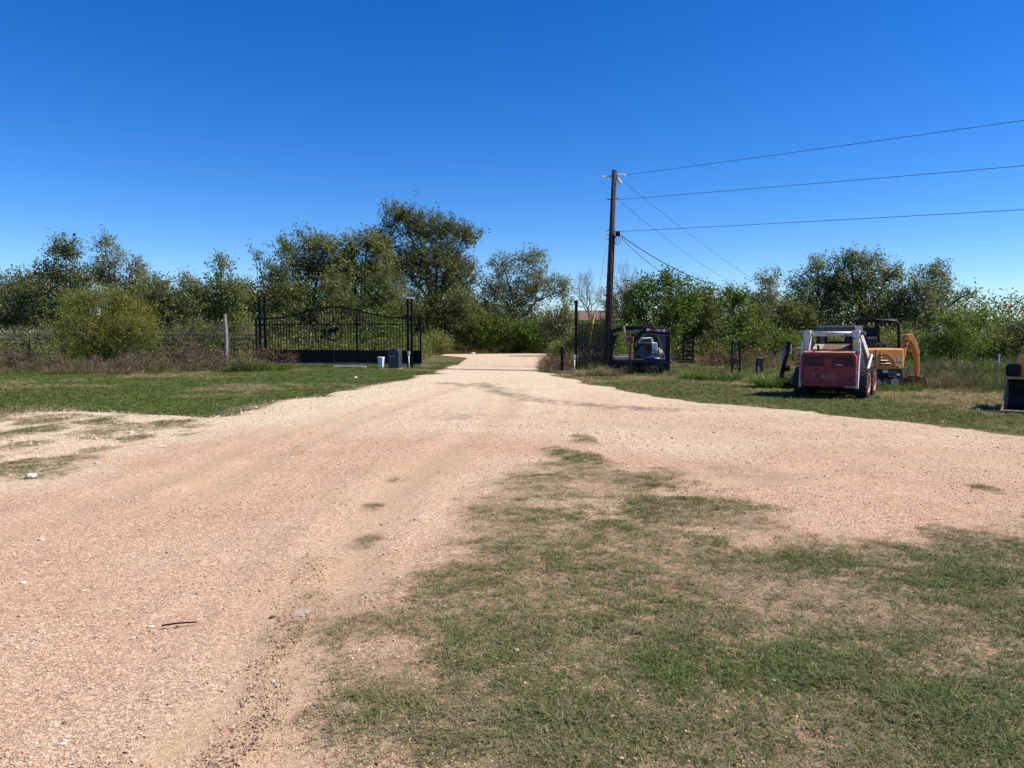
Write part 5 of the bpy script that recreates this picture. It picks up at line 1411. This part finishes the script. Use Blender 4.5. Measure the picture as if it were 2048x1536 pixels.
    for py in (682, 692):
        a, b = bp(1801, py), bp(1812, py - 1); MB().bar((a[0], yb - .18, a[1]), (b[0], yb - .18, b[1]), .03, .035).build('hose_clamp', M['black'], rt)
    p0, p1 = bp(1828, 690), bp(1834.5, 748)
    MB().tube([(p0[0] + .1, yb + .05, p0[1]), (p1[0] + .14, yb + .05, p1[1])], .035, 8).build('bucket_cylinder', M['steel'], rt)
    MB().box(hw - .05, hw + .28, -.30, .30, .40, .72).build('swing_bracket', M['black'], rt, .02)
    MB().box(hw + .05, hw + .16, -.95, .95, .06, .34).build('dozer_blade', M['black'], rt, .02)
excavator()

# ------------------------------------------------------------------ loader at the right edge, bucket towards us
def loader():
    g0 = G(2001, 824)
    rt = thing('compact_loader', 'orange compact loader at the right edge with its worn bucket on the grass', 'loader', (g0.x, g0.y, 0), math.radians(-39.5))
    W = 1.85
    pf = [(0, .02), (.70, .02), (.86, .10), (.90, .30), (.80, .60), (.62, .68), (.60, .655), (.77, .58), (.865, .30), (.83, .12), (.69, .045), (0, .04)]
    bk = MB().prism(pf, 'x', 0.012, W - .012).build('bucket', M['darkgrey'], rt)
    for x in (0.0, W - .03):
        MB().prism([(0, .02), (.70, .02), (.86, .10), (.90, .30), (.80, .60), (.60, .68), (.10, .10)], 'x', x, x + .03).build('side_plate', M['tanrust'], bk)
    MB().box(-.01, W + .01, -.06, .06, .0, .045).build('cutting_edge', M['tanrust'], bk)
    MB().box(0.03, W - .03, .56, .66, .665, .70).build('top_lip', M['tanrust'], bk)
    MB().prism(rounded(-.06, .21, .70, .97, .07), 'y', .95, 1.15).build('front_panel', M['black'], rt, .02)
    MB().box(.40, W - .40, 1.1, 2.5, .35, .95).build('body', M['black'], rt, .03)
    for x in (.62, 1.45):
        MB().prism([(.85, .30), (1.0, .30), (1.25, .95), (2.5, 1.62), (2.55, 1.78), (2.4, 1.80), (1.10, 1.12)], 'x', x, x + .12).build('lift_arm', M['orange'], rt, .02)
    MB().tube([(.235, 1.22, .55), (.235, 1.14, .98), (.235, 1.16, 1.18)], [.14, .14, .08], 10).build('hose_hood', M['orange'], rt)
    for x in (.98, 1.44):
        for y in (1.3, 2.2): MB().bar((x, y, .9), (x, y, 1.95), .06, .06).build('cab_post', M['black'], rt)
    MB().box(.92, 1.5, 1.2, 2.3, 1.95, 2.03).build('cab_roof', M['black'], rt, .02)
    for s, x in ((-1, .50), (1, 1.35)):
        MB().prism([(1.0, .0), (2.5, .0), (2.75, .2), (2.5, .42), (1.0, .42), (.88, .2)], 'x', x - .12, x + .12).build('track', M['rubber'], rt, .03)
loader()

# ------------------------------------------------------------------ gooseneck trailer and what lies on it
TY = 30.6
def trailer():
    A = Vector((PX(1340, TY), TY, 0))                      # foot of the right upright
    yaw = math.radians(14)
    ca, sa = math.cos(-yaw), math.sin(-yaw)
    rt = thing('gooseneck_trailer', 'black gooseneck flatbed trailer parked facing us in the weeds', 'trailer', A, -yaw)
    W = 2.42                                               # local x runs to the left as negative
    zt_ = PZ(658, TY)
    dk = PZ(719, TY)
    for x in (-W, -.16):
        MB().box(x, x + .16, -.09, .09, .12, zt_).build('upright', M['black'], rt, .01)
    MB().box(-W, 0, .09, 7.2, dk - .20, dk - .08).build('deck_frame', M['black'], rt)
    for k in range(10):
        MB().box(-W + .08 + k * .228, -W + .08 + k * .228 + .215, .12, 7.1, dk - .08, dk - .04).build('deck_plank', M['darkgrey'], rt)
    MB().box(-W + .17, -.17, -.06, .06, dk - .30, dk - .02).build('front_beam', M['black'], rt, .01)
    MB().box(-W + .17, -.17, -.05, .05, .20, .42).build('lower_beam', M['black'], rt, .01)
    MB().box(-W + .165, -.165, -.075, -.055, dk - .09, dk - .06).build('edge_trim', M['midgrey'], rt)
    # neck: the right-hand side with tape and print, falling to the coupler
    zb = zt_ - .24
    nR = MB().prism([(0, zt_ - .27), (0, zt_), (-.98, zt_ + .10), (-1.50, zt_ - .42), (-1.44, zt_ - .62), (-.94, zt_ - .16)], 'y', -.22, -.12)
    nk = nR.build('neck_beam', M['black'], rt, .008)
    for a, b in (((.0, zt_ + .006), (-.98, zt_ + .106)), ((-.98, zt_ + .106), (-1.50, zt_ - .414)), ((-.05, zt_ - .275), (-.93, zt_ - .17)), ((-.95, zt_ - .165), (-1.44, zt_ - .626))):
        MB().bar((a[0], -.17, a[1]), (b[0], -.17, b[1]), .125, .018).build('flange', M['flange'], nk)
    for x0, x1, m in ((-.92, -.80, 'cleanwhite'), (-.80, -.60, 'tape_red'), (-.30, -.18, 'cleanwhite'), (-.18, -.01, 'tape_red')):
        z0 = zt_ + .035 + (-x0) * .05 - .06
        MB().box(x0, x1, -.226, -.22, z0 - .10, z0).build('reflective_tape', M[m], nk)
    pr = MB()
    for i, (dx, w_) in enumerate(((0, .03), (.04, .012), (.06, .03), (.10, .03), (.14, .02), (.17, .03))):
        pr.box(-.56 + dx, -.56 + dx + w_, -.2262, -.22, zt_ - .015 - dx * .1 - .03, zt_ - .015 - dx * .1 + .022)
        pr.box(-.55 + dx, -.55 + dx + w_, -.2262, -.22, zt_ - .095 - dx * .1, zt_ - .055 - dx * .1)
    pr.build('worn_print', M['cleanwhite'], nk, kind='stuff')
    nL = MB().prism([(-W, zt_ - .20), (-W, zt_ - .02), (-1.75, zt_ + .12), (-1.0, zt_ + .10), (-1.02, zt_ - .04), (-1.72, zt_ - .02)], 'y', -.02, .09)
    nL.build('neck_beam', M['black'], rt, .008)
    MB().prism([(-.16, zt_ - .28), (-.16, dk + .05), (-.50, zt_ - .28)][::-1], 'y', -.04, .0).build('gusset', M['midgrey'], rt)
    MB().bar((-.48, -.05, zt_ - .28), (-.17, -.05, dk + .02), .02, .02).build('gusset_edge', M['greybox'], rt)
    MB().prism([(-W + .16, zt_ - .25), (-W + .16, zt_ - .75), (-W + .36, zt_ - .25)], 'y', -.04, .0).build('gusset', M['black'], rt)
    # coupler post
    MB().tube([(-1.50, -.55, dk + .02), (-1.49, -.55, zt_ - .45)], .075, 10).build('coupler_post', M['rust'], rt)
    MB().tube([(-1.66, -.5, zt_ - .55), (-1.80, -.5, zt_ + .12)], .05, 8).build('coupler_tube', M['tanrust'], rt)
    MB().bar((-1.72, -.5, zt_ - .14), (-1.35, -.5, zt_ - .14), .05, .05).build('coupler_bar', M['tanrust'], rt)
    MB().box(-1.62, -1.40, -.65, -.45, zt_ - .52, zt_ - .30).build('coupler_head', M['rust'], rt, .01)
    MB().tube([(-1.50, -.55, .0), (-1.50, -.55, dk + .02)], .05, 8).build('jack_leg', M['black'], rt)
    for x in (-W + .3, -.3):
        for y in (4.0, 4.9):
            wheel(rt, x, y, .36, .22, 1 if x > -1 else -1, 'steel')
    for x in (-W - .06, .02):
        MB().tube([(x, -.02, .55), (x + .10, .0, .5), (x + .12, .0, .2), (x + .05, 0, .05)], .02, 6).build('safety_chain', M['steel'], rt)
    # loading ramp standing at the tail
    R0 = Vector((PX(1365, 36.4), 36.4, 0)); loc = Matrix.Rotation(yaw, 4, 'Z') @ (R0 - A)
    w_ = 22 * 36.4 / F; zr0, zr1 = PZ(721, 36.4), PZ(667, 36.4)
    rp = MB().box(loc.x, loc.x + .07, loc.y, loc.y + .1, zr0, zr1).box(loc.x + w_ - .07, loc.x + w_, loc.y, loc.y + .1, zr0, zr1).build('loading_ramp', M['black'], rt)
    for k in range(7):
        z = zr0 + (zr1 - zr0 - .07) * k / 6
        MB().box(loc.x + .07, loc.x + w_ - .07, loc.y + .01, loc.y + .08, z, z + .075).build('rung', M['black'], rp)
    MB().box(loc.x - .25, loc.x + w_ + .1, loc.y + .05, loc.y + .15, zr0 - .1, zr0 - .02).build('tail_beam', M['rust'], rt)
    return A, yaw, dk
TA, TYAW, TDK = trailer()
def on_trailer(px, y):                                     # a spot on the deck: photo column, metres behind the neck
    Y = TY + y * .97; return Vector((PX(px, Y), Y, TDK - .04))
def white_machine():
    p = on_trailer(1288, 2.6); Y = p.y; z0 = p.z
    rt = thing('utility_tractor', 'white compact machine with a large dusty tyre loaded on the trailer', 'tractor', p, math.radians(-8))
    def lx(px): return PX(px, Y) - p.x
    def lz(py): return PZ(py, Y) - z0
    bd = MB().prism([(lx(1276), lz(686)), (lx(1284), lz(676)), (lx(1303), lz(675)), (lx(1306), lz(684)), (lx(1306), lz(687))], 'y', .0, 1.1).build('cab', M['cleanwhite'], rt, .02)
    MB().prism([(lx(1278.5), lz(685)), (lx(1285), lz(677.5)), (lx(1301.5), lz(677)), (lx(1302.5), lz(685))], 'y', -.012, .0).build('windscreen', M['glass'], bd)
    MB().box(lx(1303), lx(1314), -.05, 1.0, lz(707), lz(685.5)).build('side_body', M['cleanwhite'], rt, .015)
    fe = MB()
    n = 10
    for i in range(n):
        a, b = PI * i / n, PI * (i + 1) / n
        fe.bar((lx(1287) + .36 * math.cos(a), .25, lz(702) + .32 * math.sin(a)), (lx(1287) + .36 * math.cos(b), .25, lz(702) + .32 * math.sin(b)), .03, .7, (0, 1, 0))
    fe.build('fender', M['darkgrey'], rt)
    wh = wheel(rt, lx(1287), .25, .36, .5, 1, 'steel', 'dusty_rubber', 16, z=lz(704))
    wh.rotation_euler = (0, 0, -1.1)
    MB().box(lx(1276), lx(1300), .7, 1.5, .0, lz(690)).build('chassis', M['darkgrey'], rt)
    MB().bar((lx(1307), -.12, lz(698)), (lx(1310), -.12, lz(709)), .03, .03).build('lever', M['black'], rt)
white_machine()
def deck_load():
    p = on_trailer(1318, 1.6)
    rt = thing('wooden_spool', 'brown wooden cable spool on the trailer right of the white machine', 'spool', p)
    r_ = .24
    MB().tube([(0, 0, r_), (.30, 0, r_)], .15, 14).build('drum', M['tan'], rt)
    for x in (-.04, .30): MB().tube([(x, 0, r_), (x + .04, 0, r_)], r_, 18).build('flange', M['tan'], rt)
    p = on_trailer(1247, 1.4)
    q = MB().tube([(-.25, 0, .11), (.30, .1, .11)], .11, 10).build('log', M['bark']); q.location = p; tag(q, 'short dark log lying on the left of the trailer deck', 'log')
    p = on_trailer(1243, .7)
    q = MB().box(-.3, .35, -.15, .15, 0, .14).build('timber_block', M['tan'], bevel=.01); q.location = p; tag(q, 'tan timber block on the front left of the trailer deck', 'timber')
    p = on_trailer(1306, .5)
    q = MB(); r = random.Random(5)
    q.lathe([(0, .02), (0.0, .34), (.10, .40), (.18, .26), (.22, .05)], 'z', 14)
    q.v = [(v[0] * .9 * r.uniform(.85, 1.15), v[1] * r.uniform(.85, 1.15), v[2] * .7 * r.uniform(.8, 1.2)) for v in q.v]
    q = q.build('tarp_bundle', paint('blue_black_tarp', (.02, .028, .06), .35, 0, .5, 9), smooth=True); q.location = p; tag(q, 'crumpled dark blue tarp heaped on the trailer front', 'tarp')
deck_load()

# ------------------------------------------------------------------ odds and ends in the brush
def steel_frame():
    Y = 31.5; x = PX(1463, Y)
    rt = thing('ramp_stand', 'tall narrow black steel ramp frame standing in the brush', 'steel frame', (x, Y, 0), math.radians(8))
    w = 19 * Y / F; h = PZ(682, Y)
    for xx in (0, w - .05): MB().box(xx, xx + .05, -.05, .05, 0, h).build('side_rail', M['black'], rt, .006)
    for z in (.15, h * .58, h - .12): MB().box(.07, w - .07, -.04, .04, z, z + (.09 if z > h * .8 else .04)).build('cross_bar', M['darkgrey'], rt)
    MB().bar((.10, 0, h - .1), (w - .12, 0, .2), .03, .04, (0, 1, 0)).build('brace', M['midgrey'], rt)
    MB().bar((.10, .05, .2), (.12, .05, h * .40), .06, .03, (0, 1, 0)).build('brace', M['midgrey'], rt)
steel_frame()
def fender():
    Y = 29.5; x = PX(1514, Y)
    rt = thing('loose_fender', 'small curved black fender standing upright in the green grass', 'fender', (x, Y, 0), math.radians(10))
    w = 13 * Y / F; h = PZ(716, Y)
    pf = [(0, .12), (.03, h * .6), (.0, h * .85), (-.08, h), (-.06, h + .02), (.03, h * .87), (.06, h * .6), (.03, .12)]
    MB().prism(pf, 'x', .02, w - .02).build('panel', M['midgrey'], rt)
    for xx in (0, w - .03): MB().prism([(a - .02 if i < 4 else a + .02, b) for i, (a, b) in enumerate(pf)], 'x', xx, xx + .03).build('edge_strip', M['black'], rt)
    for xx in (.03, w - .06): MB().bar((xx, .02, -.02), (xx, .02, .3), .03, .03).build('stake', M['black'], rt)
fender()
def rod_bundle():
    Y = 26.5
    rt = thing('rake_tines', 'fan of thin pale rods leaning left of the excavator', 'rake', (PX(1562, Y), Y, 0))
    x0 = PX(1562, Y)
    for i, (a, b) in enumerate((((1555, 721), (1566, 690)), ((1557, 723), (1570, 697)), ((1560, 726), (1573, 702)))):
        p, q = P(*a, Y), P(*b, Y)
        MB().tube([p - Vector((x0, Y, 0)), q - Vector((x0, Y, 0))], .013, 6).build('tine', M['barewire'], rt)
    MB().bar((.05, .1, .0), (.30, .1, PZ(684, Y)), .12, .14, (0, 1, 0)).build('frame_bar', M['black'], rt)
    MB().tube([(.16, .05, .45), (.30, .05, .45)], .14, 12).build('hub', M['black'], rt)
    MB().bar((.36, .05, .9), (.36, .05, 1.25), .04, .04).build('marker', M['cleanwhite'], rt)
rod_bundle()
p = G(1999, 768); Y = 33.0
o = MB().bar((0, 0, 0), (0, 0, PZ(708, Y)), .05, .05).build('marker_post', M['cleanwhite']); o.location = (PX(1999, Y), Y, 0)
tag(o, 'small white marker post in the brush at the right edge', 'post')

# stones, twigs and lumps that can be told apart on the gravel
def stone(label, px, py, w, seed, mat='stone', flat=.5, name='stone', cat='stone'):
    import bmesh
    g0 = G(px, py); s = w * g0.y / F
    r = random.Random(seed)
    bm = bmesh.new(); bmesh.ops.create_icosphere(bm, subdivisions=2, radius=.5)
    ph = [r.uniform(0, 6) for _ in range(6)]
    for vv in bm.verts:
        c = vv.co; k = 1 + .18 * math.sin(5 * c.x + ph[0]) * math.sin(6 * c.y + ph[1]) + .12 * math.sin(9 * c.z + ph[2] + 4 * c.x) + r.uniform(-.05, .05)
        vv.co = Vector((c.x * k * s, c.y * k * s * r.uniform(.7, .74), c.z * k * s * flat))
    me = bpy.data.meshes.new(name); bm.to_mesh(me); bm.free(); me.materials.append(M[mat])
    o = link(bpy.data.objects.new(name, me)); o.rotation_euler = (0, 0, r.uniform(0, 6))
    o.location = (g0.x, g0.y, float(road_z(np.array([g0.x]), np.array([g0.y]))[0]) + s * flat * .25)
    return tag(o, label, cat, 'loose stones on the gravel' if cat == 'stone' else None)
stone('largest flat white stone at the left edge of the gravel beside dark grass', 62, 961, 26, 1)
stone('white stone in the pale gravel below the lawn tip', 262, 871, 15, 2)
stone('flat pale slab of stone half sunk in gravel right of the green tuft', 322, 896, 20, 3, flat=.22)
stone('small white stone near the left edge above the pink gravel', 195, 931, 14, 4, flat=.35)
stone('white stone alone on pink gravel at the left', 82, 1087, 13, 5)
stone('long thin white stone near the left edge', 47, 1172, 17, 6, flat=.3)
stone('white stone just left of the dark rod', 302, 1262, 16, 7, flat=.35)
stone('pale stone near the bottom of the rutted gravel', 125, 1498, 15, 8)
stone('white stone right of the rut at the edge of the grass', 548, 1383, 11, 9)
stone('pale stone on the gravel between the grass tufts at the bottom', 793, 1473, 13, 10)
stone('white stone in the bare patch inside the turf', 1034, 1320, 14, 11)
stone('white lump lying on the dry grass beyond the gate', 946, 708.5, 9, 12)
stone('white stone at the lawn corner before the gate', 711, 758.5, 9, 13)
stone('white stone on the right verge near the road edge', 1884, 846, 9, 14, flat=.3)
stone('pale stone on bare gravel at the right', 1652, 960, 10, 15)
stone('light stone left of the rut near the bottom edge', 338, 1462, 12, 16)
stone('dark clod of dirt in the bare gravel at the bottom', 838, 1500, 30, 17, 'dirtlump', .12, 'dirt_clod', 'dirt clod')
stone('small dark clod above the larger one in the bare gravel', 772, 1452, 18, 18, 'dirtlump', .12, 'dirt_clod', 'dirt clod')
stone('broken dark clod at the edge of the rut', 545, 1247, 14, 19, 'dirtlump', .5, 'dirt_clod', 'dirt clod')
stone('grey dusty patch of crushed concrete beside the rut', 602, 1238, 44, 20, 'ashdust', .04, 'concrete_lump', 'concrete lump')
def lying(name, label, cat, a, b, r_, m, knob=False):
    p, q = G(*a), G(*b)
    mb = MB(); d = q - p
    mb.tube([(0, 0, .03), (d.x * .5, d.y * .5, .035), (d.x, d.y, .03)], [r_, r_ * .95, r_ * .8], 7)
    if knob: mb.tube([(d.x * .42, d.y * .42, .02), (d.x * .45 + .01, d.y * .45 - .02, .02)], r_ * .8, 6)
    o = mb.build(name, M[m]); o.location = (p.x, p.y, .012)
    return tag(o, label, cat)
lying('steel_rod', 'thin dark rod lying on the pink gravel at the lower left', 'rod', (324, 1266), (394, 1259), .005, 'iron', True)
lying('fallen_twig', 'short dark twig lying in the turf near the centre', 'twig', (883, 1304), (900, 1326), .006, 'bark')
lying('fallen_twig', 'long thin twig lying in the grass near the bottom centre', 'twig', (925, 1466), (975, 1456), .006, 'deadtwig')
lying('fallen_branch', 'pale broken branch sticking out at the lawn edge by the brown weeds', 'branch', (283, 748), (296, 735), .05, 'palebark')
lying('fallen_twig', 'dark twig lying in the turf at the lower right', 'twig', (1470, 1490), (1500, 1462), .006, 'bark')
